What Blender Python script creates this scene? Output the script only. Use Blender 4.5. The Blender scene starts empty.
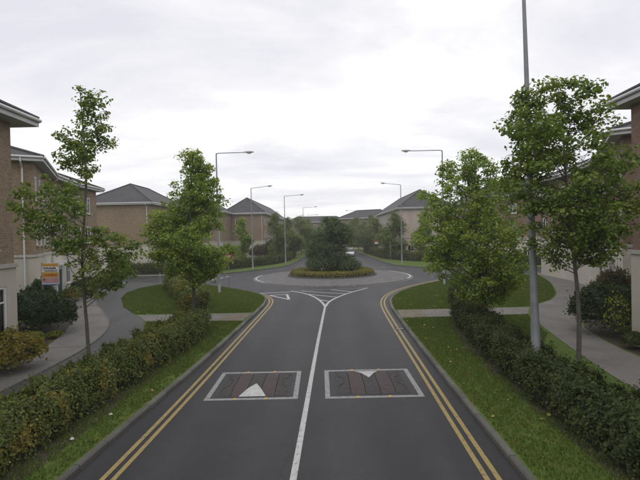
import bpy, math, random
import numpy as np
from mathutils import Vector, Matrix

# ------------------------------------------------------------------ camera, sky, sun, exposure
scene = bpy.context.scene
col = scene.collection
R = math.radians
cam_d = bpy.data.cameras.new('camera')
cam_d.sensor_width = 36.0
cam_d.lens = 36.0 * 430.0 / 640.0
cam_d.clip_start = 0.1
cam_d.clip_end = 6000
cam = bpy.data.objects.new('camera', cam_d)
col.objects.link(cam)
cam.matrix_world = (Matrix.Translation((0, 0, 4.2)) @ Matrix.Rotation(R(90) - math.atan(5 / 430.0), 4, 'X')
                    @ Matrix.Rotation(R(-1.2), 4, 'Z'))
scene.camera = cam

SUN_EL, SUN_AZ = R(52), R(200)          # high veiled sun behind the left shoulder
world = bpy.data.worlds.new('World')
scene.world = world
world.use_nodes = True
nt = world.node_tree
nt.nodes.clear()
def N(tree, typ, **kw):
    n = tree.nodes.new(typ)
    for k, v in kw.items():
        setattr(n, k, v)
    return n
wo = N(nt, 'ShaderNodeOutputWorld')
sky = N(nt, 'ShaderNodeTexSky', sky_type='NISHITA')
sky.sun_disc = False
sky.sun_elevation = SUN_EL
sky.sun_rotation = SUN_AZ
b1 = N(nt, 'ShaderNodeBackground'); b1.inputs['Strength'].default_value = 0.1
nt.links.new(sky.outputs[0], b1.inputs['Color'])
tc = N(nt, 'ShaderNodeTexCoord')
sx = N(nt, 'ShaderNodeSeparateXYZ'); nt.links.new(tc.outputs['Generated'], sx.inputs[0])
zc = N(nt, 'ShaderNodeMath', operation='MAXIMUM'); nt.links.new(sx.outputs[2], zc.inputs[0]); zc.inputs[1].default_value = 0.0
za = N(nt, 'ShaderNodeMath', operation='ADD'); nt.links.new(zc.outputs[0], za.inputs[0]); za.inputs[1].default_value = 0.16
dx = N(nt, 'ShaderNodeMath', operation='DIVIDE'); nt.links.new(sx.outputs[0], dx.inputs[0]); nt.links.new(za.outputs[0], dx.inputs[1])
dy = N(nt, 'ShaderNodeMath', operation='DIVIDE'); nt.links.new(sx.outputs[1], dy.inputs[0]); nt.links.new(za.outputs[0], dy.inputs[1])
cx = N(nt, 'ShaderNodeCombineXYZ'); nt.links.new(dx.outputs[0], cx.inputs[0]); nt.links.new(dy.outputs[0], cx.inputs[1])
cm = N(nt, 'ShaderNodeMapping'); nt.links.new(cx.outputs[0], cm.inputs[0])
cm.inputs['Scale'].default_value = (0.75, 1.15, 1); cm.inputs['Location'].default_value = (3.1, 1.7, 0)
cn = N(nt, 'ShaderNodeTexNoise'); nt.links.new(cm.outputs[0], cn.inputs['Vector'])
cn.inputs['Scale'].default_value = 1.05; cn.inputs['Detail'].default_value = 9; cn.inputs['Roughness'].default_value = 0.58
cn.inputs['Distortion'].default_value = 0.35
cr = N(nt, 'ShaderNodeValToRGB'); nt.links.new(cn.outputs['Fac'], cr.inputs[0])
cr.color_ramp.elements[0].position = 0.33; cr.color_ramp.elements[0].color = (0.72, 0.72, 0.78, 1)
cr.color_ramp.elements[1].position = 0.60; cr.color_ramp.elements[1].color = (1.0, 0.995, 0.995, 1)
e = cr.color_ramp.elements.new(0.47); e.color = (0.84, 0.835, 0.865, 1)
b2 = N(nt, 'ShaderNodeBackground'); b2.inputs['Strength'].default_value = 1.16
nt.links.new(cr.outputs[0], b2.inputs['Color'])
mx = N(nt, 'ShaderNodeMixShader'); mx.inputs[0].default_value = 0.94
nt.links.new(b1.outputs[0], mx.inputs[1]); nt.links.new(b2.outputs[0], mx.inputs[2])
nt.links.new(mx.outputs[0], wo.inputs['Surface'])

sun_d = bpy.data.lights.new('sun', 'SUN')
sun_d.energy = 0.55
sun_d.angle = R(45)
sun_d.color = (1.0, 0.97, 0.93)
sun = bpy.data.objects.new('sun', sun_d)
col.objects.link(sun)
sdir = Vector((math.sin(SUN_AZ) * math.cos(SUN_EL), math.cos(SUN_AZ) * math.cos(SUN_EL), math.sin(SUN_EL)))
sun.rotation_euler = sdir.to_track_quat('Z', 'Y').to_euler()

scene.view_settings.view_transform = 'Standard'
scene.view_settings.look = 'None'
scene.view_settings.exposure = 0.0
scene.view_settings.gamma = 1.0
scene.view_settings.use_curve_mapping = False
scene.render.engine = 'CYCLES'
scene.cycles.use_denoising = True
scene.cycles.max_bounces = 6
scene.cycles.transparent_max_bounces = 8
scene.render.filter_size = 1.8

random.seed(7)
rng = np.random.default_rng(7)

# ------------------------------------------------------------------ materials
MATS = {}
def new_mat(name):
    m = bpy.data.materials.new(name)
    m.use_nodes = True
    t = m.node_tree
    b = t.nodes['Principled BSDF']
    MATS[name] = m
    return m, t, b
def ramp(t, fac, stops):
    r = N(t, 'ShaderNodeValToRGB')
    t.links.new(fac, r.inputs[0])
    els = r.color_ramp.elements
    els[0].position, els[0].color = stops[0][0], (*stops[0][1], 1)
    els[1].position, els[1].color = stops[-1][0], (*stops[-1][1], 1)
    for p, c in stops[1:-1]:
        x = els.new(p); x.color = (*c, 1)
    return r.outputs[0]
def noise(t, vec, scale, detail=4, rough=0.55, dist=0.0):
    n = N(t, 'ShaderNodeTexNoise')
    if vec is not None:
        t.links.new(vec, n.inputs['Vector'])
    n.inputs['Scale'].default_value = scale
    n.inputs['Detail'].default_value = detail
    n.inputs['Roughness'].default_value = rough
    n.inputs['Distortion'].default_value = dist
    return n.outputs['Fac']
def mixc(t, fac, a, b, mode='MIX'):
    m = N(t, 'ShaderNodeMix', data_type='RGBA', blend_type=mode)
    for s, v in ((m.inputs['Factor'], fac), (m.inputs['A'], a), (m.inputs['B'], b)):
        if hasattr(v, 'is_linked'):
            t.links.new(v, s)
        elif isinstance(v, (int, float)):
            s.default_value = v
        else:
            s.default_value = (*v, 1)
    return m.outputs['Result']
def bump(t, b, h, strength=0.3, dist=0.02):
    n = N(t, 'ShaderNodeBump')
    n.inputs['Strength'].default_value = strength
    n.inputs['Distance'].default_value = dist
    t.links.new(h, n.inputs['Height'])
    t.links.new(n.outputs[0], b.inputs['Normal'])
def obj_co(t):
    return N(t, 'ShaderNodeNewGeometry').outputs['Position']

def simple(name, c, rough=0.7, var=0.12, scale=3.0, metallic=0.0, spec=0.5, bmp=0.0):
    m, t, b = new_mat(name)
    co = obj_co(t)
    f = noise(t, co, scale, 5, 0.6)
    lo = tuple(v * (1 - var) for v in c); hi = tuple(min(1, v * (1 + var)) for v in c)
    t.links.new(ramp(t, f, [(0.3, lo), (0.7, hi)]), b.inputs['Base Color'])
    b.inputs['Roughness'].default_value = rough
    b.inputs['Metallic'].default_value = metallic
    b.inputs['Specular IOR Level'].default_value = spec
    if bmp:
        bump(t, b, noise(t, co, scale * 12, 3), bmp, 0.01)
    return m

def asphalt(name, c, patch=0.25, tracks=False):
    m, t, b = new_mat(name)
    co = obj_co(t)
    sep = N(t, 'ShaderNodeMapping'); t.links.new(co, sep.inputs[0]); sep.inputs['Scale'].default_value = (1, 0.16, 1)
    big = noise(t, co, 0.22, 4, 0.6)
    streak = noise(t, sep.outputs[0], 1.1, 4, 0.55)
    fine = noise(t, co, 55, 3, 0.7)
    mid = noise(t, co, 2.6, 5, 0.65)
    base = ramp(t, big, [(0.25, tuple(v * (1 - patch) for v in c)), (0.75, tuple(v * (1 + patch) for v in c))])
    base = mixc(t, 0.35, base, ramp(t, streak, [(0.3, (0.55,) * 3), (0.7, (1.35,) * 3)]), 'MULTIPLY')
    base = mixc(t, 0.30, base, ramp(t, mid, [(0.3, (0.7,) * 3), (0.7, (1.3,) * 3)]), 'MULTIPLY')
    grain = noise(t, co, 130, 2, 0.8)
    base = mixc(t, 0.6, base, ramp(t, fine, [(0.3, (0.5,) * 3), (0.72, (1.65,) * 3)]), 'MULTIPLY')
    base = mixc(t, 0.6, base, ramp(t, grain, [(0.35, (0.5,) * 3), (0.5, (1.0,) * 3), (0.70, (2.2,) * 3)]), 'MULTIPLY')
    if tracks:      # tyre-polished bands and the darker oily strip between them, along the road
        dp = N(t, 'ShaderNodeVectorMath', operation='DOT_PRODUCT'); t.links.new(co, dp.inputs[0]); dp.inputs[1].default_value = (1, -0.042, 0)
        wob = N(t, 'ShaderNodeMath', operation='MULTIPLY_ADD'); t.links.new(mid, wob.inputs[0]); wob.inputs[1].default_value = 0.5; t.links.new(dp.outputs['Value'], wob.inputs[2])
        sn = N(t, 'ShaderNodeMath', operation='SINE'); mu = N(t, 'ShaderNodeMath', operation='MULTIPLY'); t.links.new(wob.outputs[0], mu.inputs[0]); mu.inputs[1].default_value = 3.5
        t.links.new(mu.outputs[0], sn.inputs[0])
        mr = N(t, 'ShaderNodeMapRange'); t.links.new(sn.outputs[0], mr.inputs[0]); mr.inputs[1].default_value = -1
        base = mixc(t, 0.5, base, ramp(t, mr.outputs[0], [(0.0, (0.72,) * 3), (1.0, (1.28,) * 3)]), 'MULTIPLY')
        # hairline cracks
        vo = N(t, 'ShaderNodeTexVoronoi', feature='DISTANCE_TO_EDGE'); wv = N(t, 'ShaderNodeVectorMath', operation='MULTIPLY_ADD')
        nz = N(t, 'ShaderNodeTexNoise'); t.links.new(co, nz.inputs['Vector']); nz.inputs['Scale'].default_value = 1.4; nz.inputs['Detail'].default_value = 6
        t.links.new(nz.outputs['Color'], wv.inputs[0]); wv.inputs[1].default_value = (0.9, 0.9, 0); t.links.new(co, wv.inputs[2])
        t.links.new(wv.outputs[0], vo.inputs['Vector']); vo.inputs['Scale'].default_value = 0.22
        crk = ramp(t, vo.outputs['Distance'], [(0.0, (0.45,) * 3), (0.006, (1.0,) * 3)])
        base = mixc(t, ramp(t, big, [(0.45, (0, 0, 0)), (0.6, (0.8,) * 3)]), base, mixc(t, 1.0, base, crk, 'MULTIPLY'))
    t.links.new(base, b.inputs['Base Color'])
    b.inputs['Roughness'].default_value = 0.60
    b.inputs['Specular IOR Level'].default_value = 0.4
    bump(t, b, fine, 0.5, 0.012)
    return m
asphalt('asphalt', (0.031, 0.0307, 0.0335), tracks=True)
asphalt('lane_asphalt', (0.060, 0.060, 0.061), 0.15)
asphalt('old_asphalt', (0.125, 0.12, 0.118), 0.18)

def paint(name, c, wear=0.5):
    m, t, b = new_mat(name)
    co = obj_co(t)
    f = noise(t, co, 9, 6, 0.75)
    g = noise(t, co, 60, 2, 0.6)
    cc = ramp(t, f, [(0.34, (0.10, 0.10, 0.10)), (0.34 + 0.16 * wear + 0.02, tuple(v * 0.8 for v in c)), (0.75, c)])
    cc = mixc(t, 0.4, cc, ramp(t, g, [(0.3, (0.7,) * 3), (0.7, (1.15,) * 3)]), 'MULTIPLY')
    t.links.new(cc, b.inputs['Base Color'])
    b.inputs['Roughness'].default_value = 0.6
    return m
paint('white_paint', (0.56, 0.56, 0.55), 0.5)
paint('grey_paint', (0.33, 0.33, 0.33), 0.7)
paint('yellow_paint', (0.39, 0.285, 0.10), 0.6)

def concrete(name, c, joints=None):
    m, t, b = new_mat(name)
    co = obj_co(t)
    a = noise(t, co, 0.8, 5, 0.6); d = noise(t, co, 14, 5, 0.7)
    base = ramp(t, a, [(0.25, tuple(v * 0.75 for v in c)), (0.75, tuple(v * 1.2 for v in c))])
    base = mixc(t, 0.5, base, ramp(t, d, [(0.3, (0.65,) * 3), (0.7, (1.3,) * 3)]), 'MULTIPLY')
    t.links.new(base, b.inputs['Base Color'])
    b.inputs['Roughness'].default_value = 0.85
    bump(t, b, d, 0.35, 0.01)
    return m
concrete('concrete', (0.175, 0.164, 0.152))
concrete('path_concrete', (0.175, 0.162, 0.148))
concrete('kerb_concrete', (0.125, 0.119, 0.108))
_t = MATS['kerb_concrete'].node_tree; _b = _t.nodes['Principled BSDF']
_src = _b.inputs['Base Color'].links[0].from_socket
_oi = N(_t, 'ShaderNodeObjectInfo')
_t.links.new(mixc(_t, 1.0, _src, ramp(_t, _oi.outputs['Random'], [(0, (0.72, 0.72, 0.70)), (1, (1.22, 1.2, 1.16))]), 'MULTIPLY'), _b.inputs['Base Color'])
concrete('tactile', (0.19, 0.160, 0.115))
concrete('sill_concrete', (0.42, 0.40, 0.37))
concrete('soil', (0.055, 0.042, 0.030))
concrete('mulch', (0.075, 0.042, 0.032))

# setts of the roundabout's over-run
m, t, b = new_mat('setts')
co = obj_co(t)
bk = N(t, 'ShaderNodeTexBrick'); t.links.new(co, bk.inputs['Vector'])
bk.inputs['Scale'].default_value = 1.0; bk.inputs['Brick Width'].default_value = 0.22; bk.inputs['Row Height'].default_value = 0.12
bk.inputs['Mortar Size'].default_value = 0.012
bk.inputs['Color1'].default_value = (0.20, 0.19, 0.18, 1); bk.inputs['Color2'].default_value = (0.12, 0.115, 0.115, 1)
bk.inputs['Mortar'].default_value = (0.05, 0.05, 0.045, 1)
t.links.new(mixc(t, 0.5, bk.outputs['Color'], ramp(t, noise(t, co, 1.2, 5, 0.6), [(0.3, (0.7,) * 3), (0.7, (1.3,) * 3)]), 'MULTIPLY'), b.inputs['Base Color'])
b.inputs['Roughness'].default_value = 0.8
bump(t, b, bk.outputs['Fac'], -0.5, 0.02)

def lawn(name, a, d, dry):
    m, t, b = new_mat(name)
    co = obj_co(t)
    f = noise(t, co, 0.55, 5, 0.6); f2 = noise(t, co, 18, 4, 0.75); f3 = noise(t, co, 2.3, 5, 0.7)
    base = ramp(t, f, [(0.3, a), (0.72, d)])
    base = mixc(t, ramp(t, f3, [(0.52, (0, 0, 0)), (0.78, (0.75,) * 3)]), base, dry)
    base = mixc(t, 0.6, base, ramp(t, f2, [(0.28, (0.45,) * 3), (0.72, (1.5,) * 3)]), 'MULTIPLY')
    t.links.new(base, b.inputs['Base Color'])
    b.inputs['Roughness'].default_value = 0.9
    b.inputs['Specular IOR Level'].default_value = 0.2
    bump(t, b, f2, 0.7, 0.03)
    return m
lawn('lawn', (0.074, 0.120, 0.021), (0.109, 0.156, 0.030), (0.147, 0.140, 0.040))

def foliage(name, cols, patch=None, patch_amt=0.0, transl=0.38, pscale=0.9):
    """leaf colours picked leaf by leaf, with drifts of a second kind of leaf"""
    m = bpy.data.materials.new(name); m.use_nodes = True; MATS[name] = m
    t = m.node_tree; t.nodes.clear()
    out = N(t, 'ShaderNodeOutputMaterial')
    geo = N(t, 'ShaderNodeNewGeometry')
    n = len(cols)
    c = ramp(t, geo.outputs['Random Per Island'], [(i / max(1, n - 1), cc) for i, cc in enumerate(cols)])
    if patch:
        f = noise(t, geo.outputs['Position'], pscale, 3, 0.6)
        fm = ramp(t, f, [(0.52, (0, 0, 0)), (0.66, (patch_amt,) * 3)])
        c = mixc(t, fm, c, patch)
    d = N(t, 'ShaderNodeBsdfPrincipled')
    t.links.new(c, d.inputs['Base Color'])
    d.inputs['Roughness'].default_value = 0.55
    d.inputs['Specular IOR Level'].default_value = 0.2
    tr = N(t, 'ShaderNodeBsdfTranslucent')
    t.links.new(mixc(t, 1.0, c, (1.25, 1.35, 0.55), 'MULTIPLY'), tr.inputs['Color'])
    mxs = N(t, 'ShaderNodeMixShader'); mxs.inputs[0].default_value = transl
    t.links.new(d.outputs[0], mxs.inputs[1]); t.links.new(tr.outputs[0], mxs.inputs[2])
    t.links.new(mxs.outputs[0], out.inputs['Surface'])
    return m
foliage('leaf_sycamore', [(0.069, 0.111, 0.030), (0.118, 0.179, 0.043), (0.166, 0.229, 0.053), (0.234, 0.281, 0.066)], (0.255, 0.272, 0.049), 0.5)
foliage('leaf_fresh', [(0.118, 0.179, 0.040), (0.166, 0.247, 0.049), (0.244, 0.322, 0.066), (0.313, 0.374, 0.083)], (0.333, 0.357, 0.074), 0.5)
foliage('leaf_far', [(0.098, 0.144, 0.048), (0.147, 0.195, 0.060), (0.197, 0.238, 0.074)], (0.215, 0.221, 0.066), 0.4)
foliage('leaf_dark', [(0.027, 0.047, 0.021), (0.043, 0.072, 0.029), (0.065, 0.098, 0.036)], (0.068, 0.078, 0.046), 0.4)
foliage('leaf_island', [(0.060, 0.096, 0.046), (0.095, 0.137, 0.061), (0.142, 0.182, 0.077)], (0.120, 0.114, 0.072), 0.4)
foliage('leaf_hedge', [(0.058, 0.088, 0.030), (0.098, 0.135, 0.040), (0.147, 0.179, 0.049), (0.215, 0.211, 0.058)], (0.333, 0.247, 0.058), 0.7, pscale=1.3)
foliage('leaf_hedge_dark', [(0.042, 0.061, 0.023), (0.064, 0.089, 0.030), (0.093, 0.119, 0.037)], (0.136, 0.132, 0.041), 0.45, pscale=1.2)
foliage('leaf_far_hedge', [(0.051, 0.074, 0.030), (0.085, 0.110, 0.037), (0.136, 0.148, 0.048)], (0.222, 0.192, 0.042), 0.55, pscale=0.5)
foliage('leaf_golden', [(0.144, 0.131, 0.030), (0.230, 0.193, 0.041), (0.301, 0.235, 0.048), (0.129, 0.138, 0.041)], (0.287, 0.179, 0.041), 0.5, pscale=1.5)
foliage('leaf_lime', [(0.144, 0.179, 0.028), (0.230, 0.248, 0.041), (0.316, 0.317, 0.055)], None)
foliage('leaf_ring', [(0.155, 0.144, 0.037), (0.227, 0.201, 0.052), (0.287, 0.253, 0.069)], (0.120, 0.138, 0.034), 0.5)
foliage('leaf_russet', [(0.068, 0.058, 0.029), (0.101, 0.072, 0.039), (0.081, 0.091, 0.034)], None)
foliage('grass_blade', [(0.059, 0.106, 0.019), (0.090, 0.146, 0.028), (0.124, 0.172, 0.036), (0.175, 0.165, 0.051)], (0.161, 0.146, 0.043), 0.45, 0.25, 2.0)
simple('fallen_leaf', (0.34, 0.26, 0.08), 0.7, 0.4, 20)
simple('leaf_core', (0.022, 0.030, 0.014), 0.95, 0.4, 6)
m, t, b = new_mat('bark')
co = obj_co(t)
mp = N(t, 'ShaderNodeMapping'); t.links.new(co, mp.inputs[0]); mp.inputs['Scale'].default_value = (9, 9, 2.5)
f = noise(t, mp.outputs[0], 3, 6, 0.65)
t.links.new(ramp(t, f, [(0.3, (0.045, 0.040, 0.032)), (0.7, (0.13, 0.118, 0.098))]), b.inputs['Base Color'])
b.inputs['Roughness'].default_value = 0.9
bump(t, b, f, 0.6, 0.02)

def brick(name, c1, c2, mortar):
    m, t, b = new_mat(name)
    uv = N(t, 'ShaderNodeUVMap').outputs[0]
    k = N(t, 'ShaderNodeTexBrick'); t.links.new(uv, k.inputs['Vector'])
    k.inputs['Scale'].default_value = 1.0
    k.inputs['Brick Width'].default_value = 0.225; k.inputs['Row Height'].default_value = 0.075
    k.inputs['Mortar Size'].default_value = 0.006; k.inputs['Mortar Smooth'].default_value = 0.2
    k.inputs['Color1'].default_value = (*c1, 1); k.inputs['Color2'].default_value = (*c2, 1)
    k.inputs['Mortar'].default_value = (*mortar, 1)
    k.inputs['Bias'].default_value = -0.1
    g = noise(t, uv, 0.5, 5, 0.65); h = noise(t, uv, 7, 4, 0.7)
    c = mixc(t, 0.5, k.outputs['Color'], ramp(t, g, [(0.25, (0.7,) * 3), (0.75, (1.25,) * 3)]), 'MULTIPLY')
    c = mixc(t, 0.6, c, ramp(t, h, [(0.3, (0.7,) * 3), (0.7, (1.35,) * 3)]), 'MULTIPLY')
    t.links.new(c, b.inputs['Base Color'])
    b.inputs['Roughness'].default_value = 0.88
    bump(t, b, k.outputs['Fac'], -0.6, 0.012)
    return m
brick('brick_tan', (0.255, 0.180, 0.115), (0.185, 0.128, 0.082), (0.29, 0.25, 0.19))
brick('brick_red', (0.195, 0.118, 0.084), (0.140, 0.085, 0.062), (0.22, 0.185, 0.15))
def render_wall(name, c):
    m, t, b = new_mat(name)
    uv = N(t, 'ShaderNodeUVMap').outputs[0]
    mp = N(t, 'ShaderNodeMapping'); t.links.new(uv, mp.inputs[0]); mp.inputs['Scale'].default_value = (0.9, 0.3, 1)
    s = noise(t, mp.outputs[0], 1.5, 5, 0.6); g = noise(t, uv, 0.4, 4, 0.6); f = noise(t, uv, 40, 3, 0.7)
    cc = ramp(t, g, [(0.3, tuple(v * 0.88 for v in c)), (0.7, tuple(v * 1.08 for v in c))])
    cc = mixc(t, 0.25, cc, ramp(t, s, [(0.3, (0.7, 0.7, 0.68)), (0.65, (1.1,) * 3)]), 'MULTIPLY')
    t.links.new(cc, b.inputs['Base Color'])
    b.inputs['Roughness'].default_value = 0.9
    bump(t, b, f, 0.3, 0.008)
    return m
render_wall('cream_render', (0.50, 0.46, 0.40))
render_wall('pink_render', (0.46, 0.39, 0.335))
m, t, b = new_mat('roof_tile')
uv = N(t, 'ShaderNodeUVMap').outputs[0]
k = N(t, 'ShaderNodeTexBrick'); t.links.new(uv, k.inputs['Vector'])
k.inputs['Scale'].default_value = 1.0; k.inputs['Brick Width'].default_value = 0.33; k.inputs['Row Height'].default_value = 0.30
k.inputs['Mortar Size'].default_value = 0.012
k.inputs['Color1'].default_value = (0.042, 0.041, 0.044, 1); k.inputs['Color2'].default_value = (0.064, 0.060, 0.062, 1)
k.inputs['Mortar'].default_value = (0.018, 0.018, 0.019, 1)
g = noise(t, uv, 0.35, 5, 0.65); h = noise(t, uv, 5, 5, 0.7)
c = mixc(t, 0.6, k.outputs['Color'], ramp(t, g, [(0.25, (0.65,) * 3), (0.75, (1.3, 1.28, 1.2))]), 'MULTIPLY')
c = mixc(t, 0.5, c, ramp(t, h, [(0.3, (0.7,) * 3), (0.7, (1.3,) * 3)]), 'MULTIPLY')
t.links.new(c, b.inputs['Base Color'])
b.inputs['Roughness'].default_value = 0.7
bump(t, b, k.outputs['Fac'], -0.8, 0.03)

simple('ridge_tile', (0.045, 0.043, 0.045), 0.7, 0.25, 6)
simple('fascia', (0.50, 0.50, 0.50), 0.5, 0.08, 2)
simple('soffit', (0.40, 0.395, 0.39), 0.7, 0.08, 2)
simple('gutter', (0.60, 0.60, 0.61), 0.4, 0.08, 2)
simple('upvc', (0.70, 0.70, 0.70), 0.35, 0.05, 4)
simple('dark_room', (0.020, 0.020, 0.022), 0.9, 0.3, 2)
simple('curtain', (0.50, 0.47, 0.42), 0.9, 0.2, 5)
simple('door_wood', (0.10, 0.05, 0.03), 0.5, 0.25, 5)
simple('door_green', (0.03, 0.06, 0.05), 0.5, 0.2, 5)
simple('galvanised', (0.20, 0.21, 0.215), 0.55, 0.15, 4, 0.2)
simple('lantern', (0.33, 0.33, 0.33), 0.4, 0.08, 8)
simple('lantern_bowl', (0.55, 0.55, 0.50), 0.15, 0.05, 8)
simple('black_rubber', (0.052, 0.047, 0.047), 0.85, 0.35, 14, bmp=0.4)
simple('red_rubber', (0.072, 0.053, 0.051), 0.85, 0.3, 14, bmp=0.4)
simple('reflector', (0.50, 0.28, 0.05), 0.3, 0.1, 8)
simple('sign_red', (0.36, 0.022, 0.030), 0.45, 0.1, 4)
simple('sign_white', (0.66, 0.66, 0.65), 0.45, 0.06, 4)
simple('sign_grey', (0.22, 0.23, 0.24), 0.5, 0.1, 4)
simple('board_yellow', (0.52, 0.27, 0.025), 0.5, 0.1, 4)
simple('board_blue', (0.05, 0.13, 0.36), 0.5, 0.1, 4)
simple('board_plum', (0.10, 0.035, 0.055), 0.5, 0.1, 4)
simple('board_pink', (0.44, 0.25, 0.26), 0.5, 0.15, 4)
simple('post_wood', (0.16, 0.12, 0.08), 0.8, 0.25, 6)
simple('car_white', (0.62, 0.63, 0.64), 0.25, 0.03, 2)
simple('car_glass', (0.02, 0.024, 0.028), 0.06, 0.1, 2)
simple('tyre', (0.02, 0.02, 0.021), 0.9, 0.2, 6)
simple('alloy', (0.35, 0.35, 0.36), 0.35, 0.1, 6, 0.7)
simple('headlamp', (0.6, 0.6, 0.62), 0.1, 0.05, 6)
simple('litter', (0.55, 0.54, 0.52), 0.7, 0.15, 20)
# window glass: mirrors the sky, lets the dark room show
m = bpy.data.materials.new('glass'); m.use_nodes = True; MATS['glass'] = m
t = m.node_tree; t.nodes.clear()
o_ = N(t, 'ShaderNodeOutputMaterial'); tr = N(t, 'ShaderNodeBsdfTransparent'); gl = N(t, 'ShaderNodeBsdfGlossy')
tr.inputs[0].default_value = (0.75, 0.80, 0.80, 1); gl.inputs['Roughness'].default_value = 0.03
fr = N(t, 'ShaderNodeFresnel'); fr.inputs[0].default_value = 1.7
ms = N(t, 'ShaderNodeMixShader'); t.links.new(fr.outputs[0], ms.inputs[0])
t.links.new(tr.outputs[0], ms.inputs[1]); t.links.new(gl.outputs[0], ms.inputs[2]); t.links.new(ms.outputs[0], o_.inputs[0])

# ------------------------------------------------------------------ mesh helpers
class MB:
    def __init__(s):
        s.v = []; s.f = []; s.uv = []; s.mi = []
    def face(s, pts, uv=None, mi=0):
        i = len(s.v)
        s.v += [tuple(p) for p in pts]
        s.f.append(tuple(range(i, i + len(pts))))
        s.uv.append(uv if uv else [(p[0], p[1]) for p in pts])
        s.mi.append(mi)
    def box(s, c, d, rz=0.0, mi=0, taper=1.0):
        cx, cy, cz = c; hx, hy, hz = d[0] / 2, d[1] / 2, d[2] / 2
        ca, sa = math.cos(rz), math.sin(rz)
        P = []
        for z, k in ((-hz, 1.0), (hz, taper)):
            for x, y in ((-hx * k, -hy * k), (hx * k, -hy * k), (hx * k, hy * k), (-hx * k, hy * k)):
                P.append((cx + x * ca - y * sa, cy + x * sa + y * ca, cz + z))
        for q in ((0, 3, 2, 1), (4, 5, 6, 7), (0, 1, 5, 4), (1, 2, 6, 5), (2, 3, 7, 6), (3, 0, 4, 7)):
            s.face([P[i] for i in q], [(0, 0), (1, 0), (1, 1), (0, 1)], mi)
    def tube(s, pts, rad, n=8, cap=True, mi=0):
        pts = [Vector(p) for p in pts]
        rings = []
        up = Vector((0.13, 0.21, 0.97)).normalized()
        for i, p in enumerate(pts):
            d = (pts[min(i + 1, len(pts) - 1)] - pts[max(i - 1, 0)]).normalized()
            a = d.cross(up)
            if a.length < 1e-3:
                a = d.cross(Vector((1, 0, 0)))
            a.normalize(); b = d.cross(a).normalized()
            r = rad[i] if hasattr(rad, '__len__') else rad
            rings.append([p + (a * math.cos(2 * math.pi * k / n) + b * math.sin(2 * math.pi * k / n)) * r for k in range(n)])
        i0 = len(s.v)
        for rr in rings:
            s.v += [tuple(p) for p in rr]
        for i in range(len(rings) - 1):
            for k in range(n):
                k2 = (k + 1) % n
                s.f.append((i0 + i * n + k, i0 + i * n + k2, i0 + (i + 1) * n + k2, i0 + (i + 1) * n + k))
                s.uv.append([(0, 0)] * 4); s.mi.append(mi)
        if cap:
            for r0 in (0, (len(rings) - 1) * n):
                s.f.append(tuple(i0 + r0 + k for k in range(n))); s.uv.append([(0, 0)] * n); s.mi.append(mi)
    def lathe(s, prof, c, n=16, mi=0):
        i0 = len(s.v)
        for r, z in prof:
            for k in range(n):
                a = 2 * math.pi * k / n
                s.v.append((c[0] + r * math.cos(a), c[1] + r * math.sin(a), c[2] + z))
        for i in range(len(prof) - 1):
            for k in range(n):
                k2 = (k + 1) % n
                s.f.append((i0 + i * n + k, i0 + i * n + k2, i0 + (i + 1) * n + k2, i0 + (i + 1) * n + k))
                s.uv.append([(0, 0)] * 4); s.mi.append(mi)
        for r0 in (0, (len(prof) - 1) * n):
            s.f.append(tuple(i0 + r0 + k for k in range(n))); s.uv.append([(0, 0)] * n); s.mi.append(mi)
    def prism(s, poly, z0, z1, mi=0):
        n = len(poly)
        s.face([(x, y, z1) for x, y in poly], None, mi)
        s.face([(x, y, z0) for x, y in reversed(poly)], None, mi)
        for i in range(n):
            a, b = poly[i], poly[(i + 1) % n]
            s.face([(a[0], a[1], z0), (b[0], b[1], z0), (b[0], b[1], z1), (a[0], a[1], z1)], None, mi)
    def mesh(s, name, mats, smooth=False):
        me = bpy.data.meshes.new(name)
        me.from_pydata(s.v, [], s.f)
        ul = me.uv_layers.new(name='UVMap')
        flat = [c for u in s.uv for p in u for c in p]
        ul.data.foreach_set('uv', flat)
        if not isinstance(mats, (list, tuple)):
            mats = [mats]
        for q in mats:
            me.materials.append(MATS[q])
        me.polygons.foreach_set('material_index', s.mi)
        if smooth:
            me.polygons.foreach_set('use_smooth', [True] * len(me.polygons))
        me.validate(); me.update()
        return me
    def build(s, name, mats, parent=None, smooth=False):
        return link(name, s.mesh(name, mats, smooth), parent)
def link(name, me, parent=None):
    o = bpy.data.objects.new(name, me)
    col.objects.link(o)
    if parent:
        o.parent = parent
    return o
def empty(name, loc=(0, 0, 0), rz=0.0):
    o = bpy.data.objects.new(name, None)
    o.empty_display_size = 0.3
    o.location = loc; o.rotation_euler = (0, 0, rz)
    col.objects.link(o)
    return o
def tag(o, label, cat, group=None):
    o['label'] = label; o['category'] = cat
    if group:
        o['group'] = group
    return o
def struct(o):
    o['kind'] = 'structure'
    return o
def ccw(poly):
    a = sum(poly[i][0] * poly[(i + 1) % len(poly)][1] - poly[(i + 1) % len(poly)][0] * poly[i][1] for i in range(len(poly)))
    return poly if a > 0 else poly[::-1]
def sheet(name, poly, z, mat, parent=None, thick=0.0):
    """a flat area, cut into triangles by Blender itself so that bent outlines fill properly"""
    poly = ccw(list(poly))
    mb = MB()
    if thick:
        mb.prism(poly, z - thick, z)
    else:
        mb.face([(x, y, z) for x, y in poly])
    return mb.build(name, mat, parent)
def resample(poly, step):
    P = [Vector((p[0], p[1])) for p in poly]
    out = []; acc = 0.0; nxt = 0.0
    for a, b in zip(P[:-1], P[1:]):
        L = (b - a).length
        while nxt <= acc + L + 1e-6:
            out.append(a.lerp(b, min(1, max(0, (nxt - acc) / L)) if L > 0 else 0))
            nxt += step
        acc += L
    return out
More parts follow.
